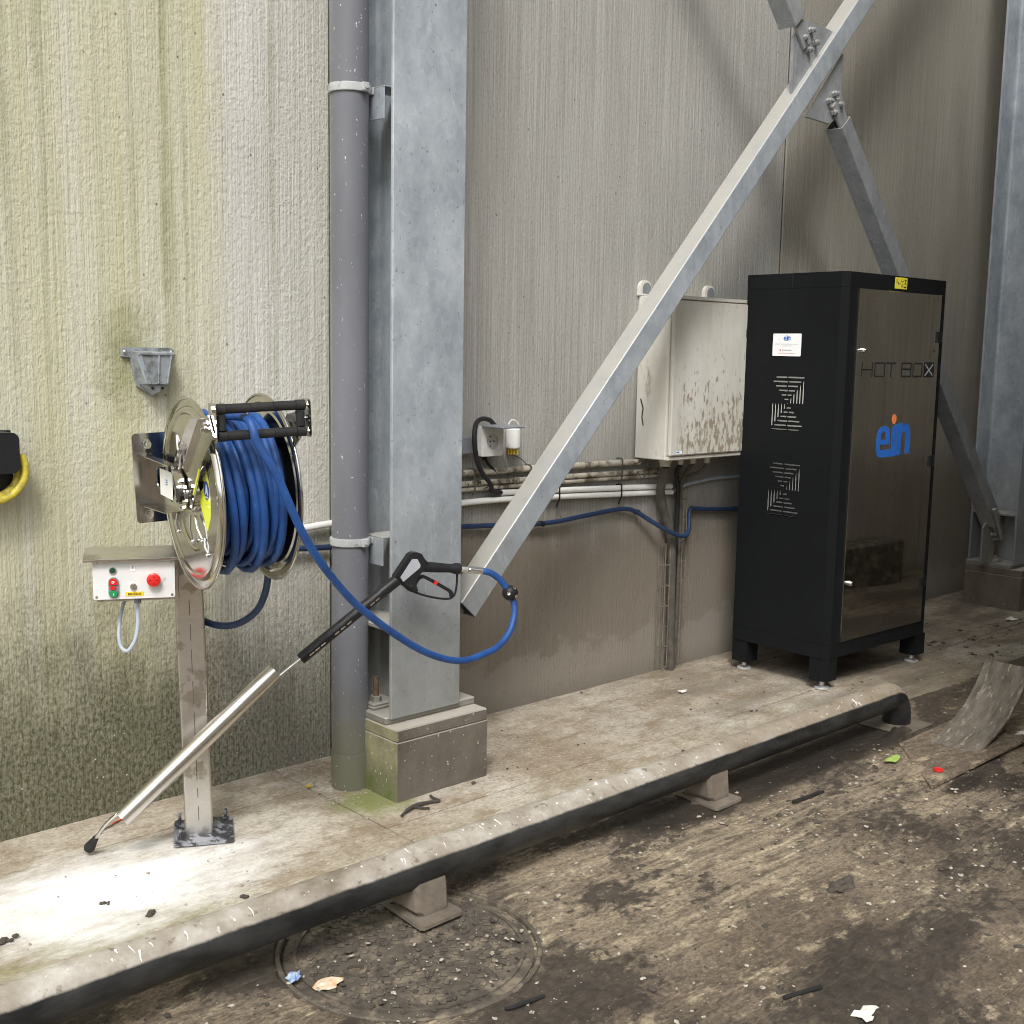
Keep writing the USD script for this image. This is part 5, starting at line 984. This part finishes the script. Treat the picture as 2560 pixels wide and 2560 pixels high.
# ------------------------------------------------------------------ blue hose: wound on the drum, then down to the gun
rh = np.random.default_rng(11)
def ring(a, r, t): return Rp(a, 0, 0) + r * (math.cos(t) * up - math.sin(t) * fw)
pts = []
N1, per = 8, 26
for k in range(N1 * per):
    t = k / per; pts.append(ring(-0.084 + 0.168 * t / N1 + 0.003 * math.sin(3.1 * t), 0.166 + 0.003 * math.sin(5 * t), 2 * math.pi * t))
centers = [0.074, 0.046, 0.062, 0.020, -0.004, 0.030, -0.034, -0.066, -0.030]
N2 = len(centers) - 1
for k in range(N2 * per):
    t = k / per; i = int(t); s = t - i
    s2 = np.clip((s - 0.08) / 0.84, 0, 1); s2 = s2 * s2 * (3 - 2 * s2)
    a = centers[i] * (1 - s2) + centers[i + 1] * s2
    r = 0.1965 + 0.005 * math.sin(1.7 * i + 2) + 0.006 * math.sin(2 * math.pi * s + 2.6) * (i % 3 == 1) + (0.020 if i in (3, 7) else 0.008 if i in (0, 5) else 0.0) * max(0, -math.cos(2 * math.pi * s)) ** 2
    a = np.clip(a - (0.017 + 0.009 * math.sin(2.3 * i)) * math.cos(2 * math.pi * s) * min(1.0, 3 * min(t, N2 - t)), -0.084, 0.084)
    if i == 6: r += 0.022 * max(0, math.cos(2 * math.pi * (s - 0.95))) ** 3
    pts.append(ring(a, r, 2 * math.pi * t))
coil = np.array(pts)
free = [Rp(-0.030, 0.0, 0.205), Rp(-0.029, -0.10, 0.209), Rp(-0.028, -0.20, 0.212), Rp(-0.027, -0.250, 0.206), Rp(-0.024, -0.272, 0.182), Rp(-0.018, -0.279, 0.150),
        (1.563, -0.985, 1.185), (1.639, -0.975, 1.040), (1.709, -0.952, 0.949), (1.788, -0.92, 0.870), (1.857, -0.90, 0.806), (1.921, -0.88, 0.758), (2.016, -0.85, 0.693), (2.155, -0.82, 0.606), (2.282, -0.79, 0.548),
        (2.377, -0.77, 0.523), (2.463, -0.75, 0.521), (2.556, -0.73, 0.530), (2.624, -0.715, 0.569), (2.659, -0.70, 0.626), (2.662, -0.688, 0.669), (2.645, -0.680, 0.703), (2.618, -0.672, 0.740), (2.584, -0.662, 0.766), (2.551, -0.652, 0.776)]
hs = thing('pressure_hose', (1.6, -0.7, 1.1), 'bright blue pressure hose wound on the reel and looping to the gun', 'hose')
obj('hose', tube(np.vstack([spline(coil[::2], 2)[:-2], spline(free, 9)]), 0.0109, 12), 'blue_hose', hs, smooth=60)
bc = np.array([2.652, -0.684, 0.694])
bl = obj('stop_ball', ball(bc, 0.0268, 3), 'black_plastic', hs, smooth=60)
bd = np.array([0.35, 0.1, -0.93]); bd /= np.linalg.norm(bd)
obj('seam', lathe(bc, bd, [(-0.0012, 0.0262), (-0.0012, 0.0271), (0.0012, 0.0271), (0.0012, 0.0262)], 40), 'ink_black', bl)
for v in ((-0.75, -0.60, 0.10), (0.10, -0.72, 0.72), (0.2, -0.9, -0.35)):
    v = np.array(v) / np.linalg.norm(v)
    obj('screw_hole', lathe(bc + v * 0.0262, v, [(0, 0.0), (0, 0.0058), (0.0012, 0.0058), (0.0012, 0.0042), (0.0006, 0.003), (0.0006, 0.0)], 14), 'chrome', bl)

# ------------------------------------------------------------------ spray gun and lance
g1 = np.array([0.97393, -0.22693, 0]); gn = np.array([0.22693, 0.97393, 0]); GO = np.array([1.6, -0.43, 0])
G3 = lambda s, z, d=0.0: GO + s * g1 + np.array([0, 0, z]) + d * gn
TG = frame(GO, g1, (0, 0, 1))                              # prism depth runs toward the viewer
sg = thing('spray_gun', tuple(G3(0.70, 0.79)), 'black pressure washer gun with a long lance in front of the column', 'spray gun')
body = Polygon([(0.656, 0.784), (0.680, 0.758), (0.711, 0.730), (0.726, 0.726), (0.738, 0.730), (0.732, 0.747), (0.733, 0.763), (0.746, 0.787), (0.758, 0.795), (0.772, 0.822), (0.758, 0.837), (0.750, 0.851), (0.738, 0.856), (0.718, 0.857), (0.708, 0.852)])
def soft(P, h, r=0.004):
    """extruded body with a stepped, rounded edge"""
    return [prism(P.buffer(-r * 0.9), -h, h, TG), prism(P.buffer(-r * 0.35), -h + r * 0.4, h - r * 0.4, TG), prism(P, -h + r, h - r, TG)]
obj('gun_body', soft(body, 0.019, 0.005), 'black_plastic', sg, smooth=30)
obj('side_inlay', prism(Polygon([(0.672, 0.782), (0.713, 0.838), (0.731, 0.837), (0.742, 0.817), (0.741, 0.808), (0.682, 0.766)]).buffer(-0.003).buffer(0.003), 0.0191, 0.0200, TG), 'grey_inlay', sg)
obj('grip', lathe(G3(0.752, 0.8075), g1 + np.array([0, 0, -0.13]), [(0, 0.0), (0.0, 0.0165), (0.02, 0.0172), (0.06, 0.0165), (0.095, 0.0148), (0.115, 0.0150), (0.124, 0.0185), (0.140, 0.0190), (0.143, 0.017), (0.143, 0.0)], 28), 'black_plastic', sg, smooth=40)
gd_ = spline([(0.712, 0.733), (0.739, 0.722), (0.771, 0.7095), (0.815, 0.6975), (0.848, 0.692), (0.866, 0.695), (0.878, 0.708), (0.884, 0.740), (0.885, 0.785)], 6)
obj('trigger_guard', tube([G3(*p) for p in gd_], 0.0036, 10), 'black_plastic', sg, smooth=60)
tr_ = spline([(0.731, 0.752), (0.742, 0.768), (0.753, 0.7735), (0.766, 0.772), (0.802, 0.752), (0.840, 0.729), (0.856, 0.719), (0.864, 0.709), (0.865, 0.701)], 6)
obj('trigger', [prism(LineString(tr_).buffer(0.0055, quad_segs=4), -0.006, 0.006, TG)], 'black_plastic', sg, smooth=40)
obj('red_mark', prism(LineString([(0.799, 0.7540), (0.810, 0.7475)]).buffer(0.0061, cap_style='flat'), -0.0065, 0.0065, TG), 'red_plastic', sg)
obj('pivot_screw', cyl(G3(0.708, 0.752, -0.0195), G3(0.708, 0.752, -0.0215), 0.0075, n=16), 'black_rubber', sg)
fdir = (G3(0.976, 0.776) - G3(0.895, 0.789)); fdir /= np.linalg.norm(fdir)
obj('hose_coupling', [hexnut(G3(0.895, 0.789), fdir, 0.0100, 0.026), cyl(G3(0.895, 0.789) + fdir * 0.0262, G3(0.895, 0.789) + fdir * 0.034, 0.0072, n=14), cyl(G3(0.895, 0.789) + fdir * 0.0342, G3(0.895, 0.789) + fdir * 0.0835, 0.0122, n=18)], 'chrome', sg, smooth=30)
# perforated insulating sleeve
sa_, sb_ = G3(0.3445, 0.5475), G3(0.668, 0.770); sd = sb_ - sa_; SL = np.linalg.norm(sd); sd /= SL
obj('sleeve', lathe(sa_, sd, [(0, 0.0058), (0, 0.0165), (0.004, 0.0185), (SL - 0.07, 0.0178), (SL - 0.066, 0.0188), (SL - 0.002, 0.0188), (SL, 0.0175), (SL, 0.0058)], 32), 'black_plastic', sg, smooth=40)
sv = np.cross(gn, sd); sv /= np.linalg.norm(sv); sv = sv if sv[2] > 0 else -sv
for k, pos in enumerate((0.035, 0.057, 0.080, 0.112, 0.136, 0.160, 0.185, 0.213, 0.245, 0.280, 0.302)):
    for row, (an, L_) in enumerate(((-0.15, 0.014), (0.42, 0.014), (0.95, 0.016))):
        if (k + row) % 4 == 3 or pos + L_ > SL - 0.075: continue
        d = -gn * math.cos(an) + sv * math.sin(an); c = sa_ + sd * (pos + 0.005 * row) + d * 0.0182
        q_ = np.cross(d, sd)
        sl_ = prism(LineString([(-L_ / 2, 0), (L_ / 2, 0)]).buffer(0.0022, quad_segs=3), -0.002, 0.0003, frame(c, sd, q_))
        obj('sleeve_slot', sl_, 'chrome' if row == 0 else 'ink_black', sg)
rod = [sa_ + sd * 0.02, sa_, G3(0.283, 0.507), G3(0.10, 0.381), G3(-0.10, 0.238), G3(-0.205, 0.158), G3(-0.222, 0.144, 0.004), np.array([1.371, -0.345, 0.112]), np.array([1.3605, -0.315, 0.074]), np.array([1.3555, -0.295, 0.050])]
obj('lance_rod', tube(spline(rod, 6), 0.0050, 12), 'chrome', sg, smooth=60)
nd = np.array([1.3465, -0.268, 0.014]) - np.array([1.3575, -0.303, 0.060])
obj('nozzle_sleeve', lathe(np.array([1.3572, -0.3035, 0.060]), nd, [(0, 0.005), (0, 0.0092), (0.010, 0.0105), (0.030, 0.0145), (0.044, 0.0165), (0.052, 0.0135), (0.052, 0.005)], 20), 'black_rubber', sg, smooth=40)
ht = thing('lance_holder', tuple(G3(0.03, 0.33)), 'slanted stainless tube on the post that holds the lance', 'lance holder')
ta, tb = G3(-0.200, 0.133), G3(0.262, 0.520); td = tb - ta; TLn = np.linalg.norm(td); td /= TLn
obj('tube', lathe(ta, td, [(0, 0.0255), (0, 0.0272), (TLn, 0.0272), (TLn, 0.0255)], 40), 'stainless_tube', ht, smooth=40)
mid = ta + td * (0.50 * TLn)
obj('weld_lug', trimesh.convex.convex_hull(np.vstack([mid + td * s + gn * d + np.array([0, 0, h]) for s in (-0.02, 0.02) for d in (0.0274, 0.036) for h in (-0.006, 0.006)])), 'stainless_brushed', ht)

# ------------------------------------------------------------------ control box on the post
cy_ = math.radians(27); ce = np.array([math.cos(cy_), -math.sin(cy_), 0]); cn = np.array([math.sin(cy_), math.cos(cy_), 0]); CO = np.array([1.43, -0.455, 0])
TC = frame(CO, ce, (0, 0, 1))                               # depth toward the viewer
cb = thing('control_box', tuple(CO + np.array([0, 0, 0.776])), 'small stainless control box with red and green buttons left of the post', 'control box')
Cb = lambda x0, x1, z0, z1, d0, d1, b=0.0015: put(cbox(x0, x1, z0, z1, d0, d1, b), TC)
obj('enclosure', Cb(-0.111, 0.107, 0.795, 0.906, -0.072, -0.0095, 0.003), 'stainless_brushed', cb)
obj('back_plate', Cb(-0.108, 0.118, 0.774, 0.912, -0.080, -0.0725, 0.002), 'stainless_brushed', cb)
fp = obj('face_plate', prism(rrect(0.219, 0.110, 0.006, -0.0025, 0.851), -0.009, 0.0, TC), 'panel_white', cb, smooth=30)
hood = [(-0.136, 0.9065), (0.118, 0.9065)]
hv = np.array([CO + ce * x + cn * d + np.array([0, 0, z]) for x in (-0.136, 0.120) for d, z in ((-0.016, 0.9105), (-0.016, 0.9125), (0.088, 0.9285), (0.088, 0.9305))])
hd = obj('hood', trimesh.convex.convex_hull(hv), 'stainless_brushed', cb, smooth=False)
obj('hood_lip', Cb(-0.136, 0.120, 0.9055, 0.9124, 0.0165, 0.0182, 0.0006), 'stainless', hd)
for x, z in ((-0.1035, 0.898), (-0.1035, 0.804), (0.0985, 0.898), (0.0985, 0.804)): obj('screw', Cb(0, 0.0001, 0, 0.0001, 0, 0.0001, 0) if False else put(cyl((x, z, 0.0003), (x, z, 0.0015), 0.0036, n=12), TC), 'chrome', fp)
D = lambda x, z, r, d0, d1, m, nm, par=cb, n=28, r1=None: obj(nm, put(cyl((x, z, d0), (x, z, d1), r, r1, n=n), TC), m, par, smooth=40)
lp = D(-0.059, 0.878, 0.0100, 0.0003, 0.004, 'chrome', 'indicator_bezel'); D(-0.059, 0.878, 0.0076, 0.0042, 0.0065, 'green_lamp', 'indicator_lens', lp, r1=0.006)
ss = obj('start_stop_switch', prism(rrect(0.0275, 0.058, 0.0137, -0.0575, 0.830), 0.0003, 0.006, TC), 'grey_plastic', cb, smooth=40)
cap_ = rrect(0.0225, 0.053, 0.0112, -0.0585, 0.830)
b1_ = obj('stop_button', prism(cap_.intersection(sbox(-1, 0.8385, 1, 1)), 0.0062, 0.0100, TC), 'red_plastic', ss)
b2_ = obj('start_button', prism(cap_.intersection(sbox(-1, 0, 1, 0.8205)), 0.0062, 0.0100, TC), 'green_plastic', ss)
obj('pilot_light', prism(affinity.scale(Point(-0.0585, 0.8295).buffer(0.0085), 1.0, 0.62), 0.0062, 0.0090, TC), 'red_plastic', ss)
obj('print', prism(Point(-0.0585, 0.8465).buffer(0.0036).difference(Point(-0.0585, 0.8465).buffer(0.0020)), 0.0101, 0.0106, TC), 'label_white', b1_)
obj('print', prism(sbox(-0.0592, 0.8085, -0.0578, 0.8155), 0.0101, 0.0106, TC), 'label_white', b2_)
ks = D(-0.005, 0.831, 0.0088, 0.0003, 0.0045, 'chrome', 'selector_switch'); obj('switch_lever', put(cbox(-0.0072, -0.0028, 0.823, 0.839, 0.0047, 0.012, 0.0012), TC), 'chrome', ks)
es = D(0.050, 0.850, 0.0115, 0.0003, 0.010, 'label_amber', 'emergency_stop')
mh_ = obj('mushroom_head', put(lathe((0, 0, 0), (0, 0, 1), [(0.0102, 0.0), (0.0102, 0.0172), (0.013, 0.0192), (0.0185, 0.0188), (0.0215, 0.015), (0.0225, 0.0)], 36), TC @ trimesh.transformations.translation_matrix([0.050, 0.850, 0])), 'red_plastic', es, smooth=40)
for a in range(4):
    x, z = 0.050 + 0.010 * math.cos(a * math.pi / 2), 0.850 + 0.010 * math.sin(a * math.pi / 2)
    obj('arrow_mark', put(cbox(x - 0.0022, x + 0.0022, z - 0.0009, z + 0.0009, 0.0222, 0.0229, 0), TC), 'ink_black', mh_)
yl_ = obj('amber_label', prism(sbox(-0.027, 0.8035, 0.0225, 0.8155), 0.0003, 0.0010, TC), 'label_amber', fp)
obj('print', text('BRULEUR', 0.0058, TC @ trimesh.transformations.translation_matrix([-0.0022, 0.8092, 0.0011]), bold=True), 'ink_black', yl_, smooth=False)
n2 = obj('number_label', prism(sbox(-0.0125, 0.8745, 0.0005, 0.8935), 0.0003, 0.0009, TC), 'label_white', fp)
obj('print', text('2', 0.0078, TC @ trimesh.transformations.translation_matrix([-0.006, 0.8865, 0.0010]), bold=True), 'ink_black', n2, smooth=False)
obj('print', prism(unary_union([sbox(0.0765, 0.842, 0.0785, 0.852), sbox(0.080, 0.846, 0.0815, 0.853)]), 0.0003, 0.0007, TC), 'ink_grey', fp)
obj('cable_gland', [put(cyl((0.004, 0.7945, -0.035), (0.004, 0.776, -0.035), 0.0100, n=8), TC)], 'grey_plastic', cb)
obj('mounting_arm', trimesh.convex.convex_hull(np.array([[1.535, -0.415, z] for z in (0.83, 0.875)] + [[1.545, -0.395, z] for z in (0.83, 0.875)] + [[1.622, -0.372, z] for z in (0.83, 0.875)] + [[1.632, -0.352, z] for z in (0.83, 0.875)])), 'stainless_brushed', cb)
CC = lambda x, z, d: CO + ce * x + np.array([0, 0, z]) - cn * d
lp_ = spline([CC(0.004, 0.777, -0.035), CC(0.0035, 0.755, -0.034), CC(0.003, 0.715, -0.030), CC(-0.004, 0.675, -0.026), CC(-0.018, 0.648, -0.026), CC(-0.031, 0.639, -0.030), CC(-0.044, 0.650, -0.04), CC(-0.050, 0.68, -0.05), CC(-0.046, 0.725, -0.07), CC(-0.036, 0.765, -0.09), CC(-0.02, 0.79, -0.10)], 8)
solo('control_cable', tube(lp_, 0.0052, 12), 'grey_cable', 'light grey cable looping under the control box', 'cable', smooth=60)

# ------------------------------------------------------------------ litter
def clod(c, r, seed, sc=(1, 1, 0.6)):
    m = trimesh.creation.icosphere(subdivisions=2, radius=1.0); v = np.array(m.vertices)
    v = v * (0.7 + 0.6 * meshkit.noise(v * 2.1 + seed * 3.7, seed))[:, None] * np.array(sc) * r
    return trimesh.Trimesh(v + np.array(c), m.faces, process=False)
def stick(name, a, b, r, m, lab_, cat='stick', wob=0.004, seed=0):
    rs = random.Random(seed); a, b = np.array(a), np.array(b); P = [a + (b - a) * t + np.array([rs.uniform(-wob, wob), rs.uniform(-wob, wob), 0]) for t in np.linspace(0, 1, 5)]
    return solo(name, tube(spline(P, 4), r, 8), m, lab_, cat)
def flake(name, c, r, seed, m, lab_, cat, sc=(1, 1), h=0.012):
    """a crumpled flat scrap lying on the ground"""
    rs = np.random.default_rng(seed); n = 13; a = np.linspace(0, 2 * math.pi, n, endpoint=False); rad = r * rs.uniform(0.55, 1.1, n)
    V = [(c[0], c[1], c[2] + h)]; 
    for q in (0.55, 1.0):
        V += [(c[0] + sc[0] * q * rad[i] * math.cos(a[i]), c[1] + sc[1] * q * rad[i] * math.sin(a[i]), c[2] + 0.004 + h * rs.uniform(0, 1) * (1.1 - q * 0.6)) for i in range(n)]
    F = [[0, 1 + i, 1 + (i + 1) % n] for i in range(n)]
    for i in range(n): j = (i + 1) % n; F += [[1 + i, 1 + n + i, 1 + n + j], [1 + i, 1 + n + j, 1 + j]]
    V = np.array(V); W = V.copy(); W[:, 2] -= 0.0012; k = len(V)
    F = np.array(F); FF = np.vstack([F, F[:, ::-1] + k, [[1 + n + i, k + 1 + n + i, k + 1 + n + (i + 1) % n] for i in range(n)], [[1 + n + i, k + 1 + n + (i + 1) % n, 1 + n + (i + 1) % n] for i in range(n)]])
    return solo(name, trimesh.Trimesh(np.vstack([V, W]), FF, process=False), m, lab_, cat, smooth=False)
solo('bottle_cap', lathe((3.958, -1.591, 0.0145), (0.02, 0, 1), [(0, 0.0), (0, 0.0175), (0.006, 0.0175), (0.0075, 0.0155), (0.0062, 0.014), (0.0062, 0.0)], 28), 'red_plastic', 'round red plastic cap lying on the steel floor plate', 'cap')
flake('green_leaf', (3.945, -1.415, 0.008), 0.060, 5, 'leaf_green', 'torn pale green leaf on the mud beside the rail end', 'leaf', (1.0, 0.42), 0.010)
flake('yellow_leaf', (2.142, -0.232, 0.001), 0.016, 8, 'leaf_yellow', 'small yellow leaf on the slab left of the rainwater pipe', 'leaf', (1, 0.7), 0.006)
flake('blue_scrap', (1.425, -1.268, 0.001), 0.024, 12, 'blue_scrap', 'crumpled blue and grey plastic scrap at the drain edge', 'scrap', (1, 0.9), 0.022)
flake('orange_rag', (1.478, -1.335, -0.003), 0.036, 14, 'orange_stain', 'orange and white flattened rag beside the blue scrap', 'scrap', (1.2, 0.8), 0.006)
flake('white_scrap', (2.325, -2.262, 0.004), 0.035, 21, 'paper', 'torn white scrap at the bottom edge of the photo', 'scrap', (1.2, 0.8), 0.014)
flake('white_scrap', (4.05, -0.33, 0.002), 0.030, 23, 'paper', 'small white scrap on the slab in front of the wire trays', 'scrap', (1.1, 0.5), 0.012)
flake('white_scrap', (6.70, -0.62, 0.004), 0.045, 25, 'paper', 'white scrap on the mud in front of the far plinth', 'scrap', (1.1, 0.7), 0.022)
flake('white_scrap', (4.62, -1.62, 0.014), 0.060, 27, 'paper', 'pale torn sheet lying under the curved steel guide', 'scrap', (1.3, 0.6), 0.018)
stick('black_stick', (1.711, -1.704, 0.010), (1.816, -1.725, 0.012), 0.0048, 'black_rubber', 'straight black stick in front of the drain cover', seed=2, wob=0.0015)
stick('black_stick', (2.235, -2.10, 0.012), (2.345, -2.13, 0.012), 0.0055, 'black_rubber', 'black stick at the bottom edge near the torn white scrap', seed=3, wob=0.0015)
stick('black_stick', (3.30, -1.41, 0.010), (3.46, -1.425, 0.010), 0.006, 'black_rubber', 'black stick lying below the guard rail right of its second post', seed=4, wob=0.002)
tw = thing('twig', (2.3, -0.62, 0), 'dark forked twig on the slab in front of the near plinth', 'twig')
obj('stem', tube(spline([(2.225, -0.645, 0.006), (2.26, -0.628, 0.009), (2.305, -0.612, 0.009), (2.345, -0.615, 0.010), (2.40, -0.628, 0.008)], 5), [0.004] * 5 + [0.0065] * 10 + [0.005] * 6, 7), 'twig', tw)
obj('fork', tube(spline([(2.40, -0.628, 0.008), (2.395, -0.600, 0.010), (2.405, -0.572, 0.007)], 5), 0.0045, 7), 'twig', tw)
obj('fork', tube(spline([(2.30, -0.613, 0.009), (2.315, -0.640, 0.008), (2.335, -0.655, 0.006)], 5), 0.0038, 7), 'twig', tw)
stick('dry_stalk', (1.405, -0.165, 0.004), (1.52, -0.105, 0.006), 0.0018, 'twig', 'thin dark stalk by the wall left of the lance tip', 'stalk', 0.008, 6)
stick('red_straw', (1.500, -0.100, 0.004), (1.640, -0.040, 0.006), 0.0022, 'red_plastic', 'thin red straw on the slab behind the lance holder', 'straw', 0.004, 7)
stick('grass_blade', (1.742, -0.268, 0.045), (1.752, -0.262, 0.088), 0.0009, 'twig', 'thin upright grass blade on the base plate stud', 'grass blade', 0.001, 9)
for k, (x, y, r, lab_) in enumerate(((1.312, -0.742, 0.016, 'dark mud clod on the slab nearest the left end of the rail'), (1.250, -0.600, 0.010, 'small brown clod on the pale slab at far left'), (0.980, -0.640, 0.020, 'long dark clod at the left edge of the photo'), (1.975, -0.905, 0.013, 'black clod on the slab close to the rail left of the joint'), (2.035, -0.930, 0.008, 'tiny black clod beside another one near the slab joint'), (2.62, -1.56, 0.016, 'wet mud clod on the yard right of the drain'), (2.90, -1.86, 0.030, 'largest mud clod, in the middle of the yard'), (2.78, -0.35, 0.016, 'dark clod on the slab right of the near plinth'), (2.60, -0.57, 0.010, 'dark clod on the slab in front of the near plinth'), (1.555, -0.815, 0.013, 'pale brown clod on the slab above the rail'))):
    rc = random.Random(k + 70)
    bits = [clod((x + rc.gauss(0, r * (0.9 if k in (2, 6) else 0.45)), y + rc.gauss(0, r * 0.35), 0.002 + rc.random() * r * 0.35), r * rc.uniform(0.25, 0.6), 20 * k + q, (1.2, 0.9, 0.65)) for q in range(16 if k == 6 else 7)]
    solo('mud_clod', cat_(bits), 'mud_clod', lab_, 'clod', smooth=30)
rp_ = np.random.default_rng(42); ico = trimesh.creation.icosphere(subdivisions=1, radius=1.0)
def scatter(n, xr, yr, rmin, rmax, z, dens=None):
    Vs, Fs = [], []
    k = 0
    while k < n:
        x, y = rp_.uniform(*xr), rp_.uniform(*yr)
        if dens is not None and rp_.random() > dens(x, y): continue
        r = rmin + (rmax - rmin) * rp_.random() ** 4
        v = ico.vertices * rp_.uniform(0.6, 1.3, (len(ico.vertices), 1)) * np.array([rp_.uniform(0.8, 1.6), rp_.uniform(0.7, 1.1), rp_.uniform(0.4, 0.7)]) * r
        a = rp_.uniform(0, 6.28); c, s = math.cos(a), math.sin(a)
        v = v @ np.array([[c, s, 0], [-s, c, 0], [0, 0, 1]]) + np.array([x, y, z + r * 0.25])
        Vs.append(v); Fs.append(ico.faces + 42 * k); k += 1
    return trimesh.Trimesh(np.vstack(Vs), np.vstack(Fs), process=False)
vis = lambda x, y: 1.0 if y < -0.2 - 0.5 * x + 3.0 else 0.3
solo('gravel', cat_([scatter(2600, (0.9, 5.2), (-2.6, -1.22), 0.0014, 0.0070, 0.001)]), 'pebble', 'small pale stones and grit scattered over the muddy yard', 'grit', kind='stuff', smooth=False)
solo('slab_grit', cat_([scatter(500, (0.9, 6.5), (-1.05, -0.02), 0.0012, 0.006, 0.001), scatter(260, (2.12, 2.32), (-0.42, -0.02), 0.002, 0.005, 0.001), scatter(300, (2.72, 3.1), (-0.5, -0.05), 0.002, 0.006, 0.001)]), 'pebble', 'loose grit lying on the concrete slab along the wall', 'grit', kind='stuff', smooth=False)
solo('mud_crumbs', cat_([scatter(1100, (0.9, 6.0), (-2.5, -1.10), 0.002, 0.011, 0.000), scatter(260, (2.7, 7.0), (-1.0, -0.02), 0.0015, 0.007, 0.001), scatter(420, (1.44, 2.03), (-1.62, -1.02), 0.002, 0.010, -0.006, lambda x, y: 1.0 if math.hypot(x - 1.735, y + 1.32) < 0.30 else 0.0), scatter(160, (5.6, 7.3), (-1.0, -0.55), 0.003, 0.014, 0.0)]), 'mud_clod', 'crumbs of dark mud scattered over yard and slab', 'mud', kind='stuff', smooth=40)
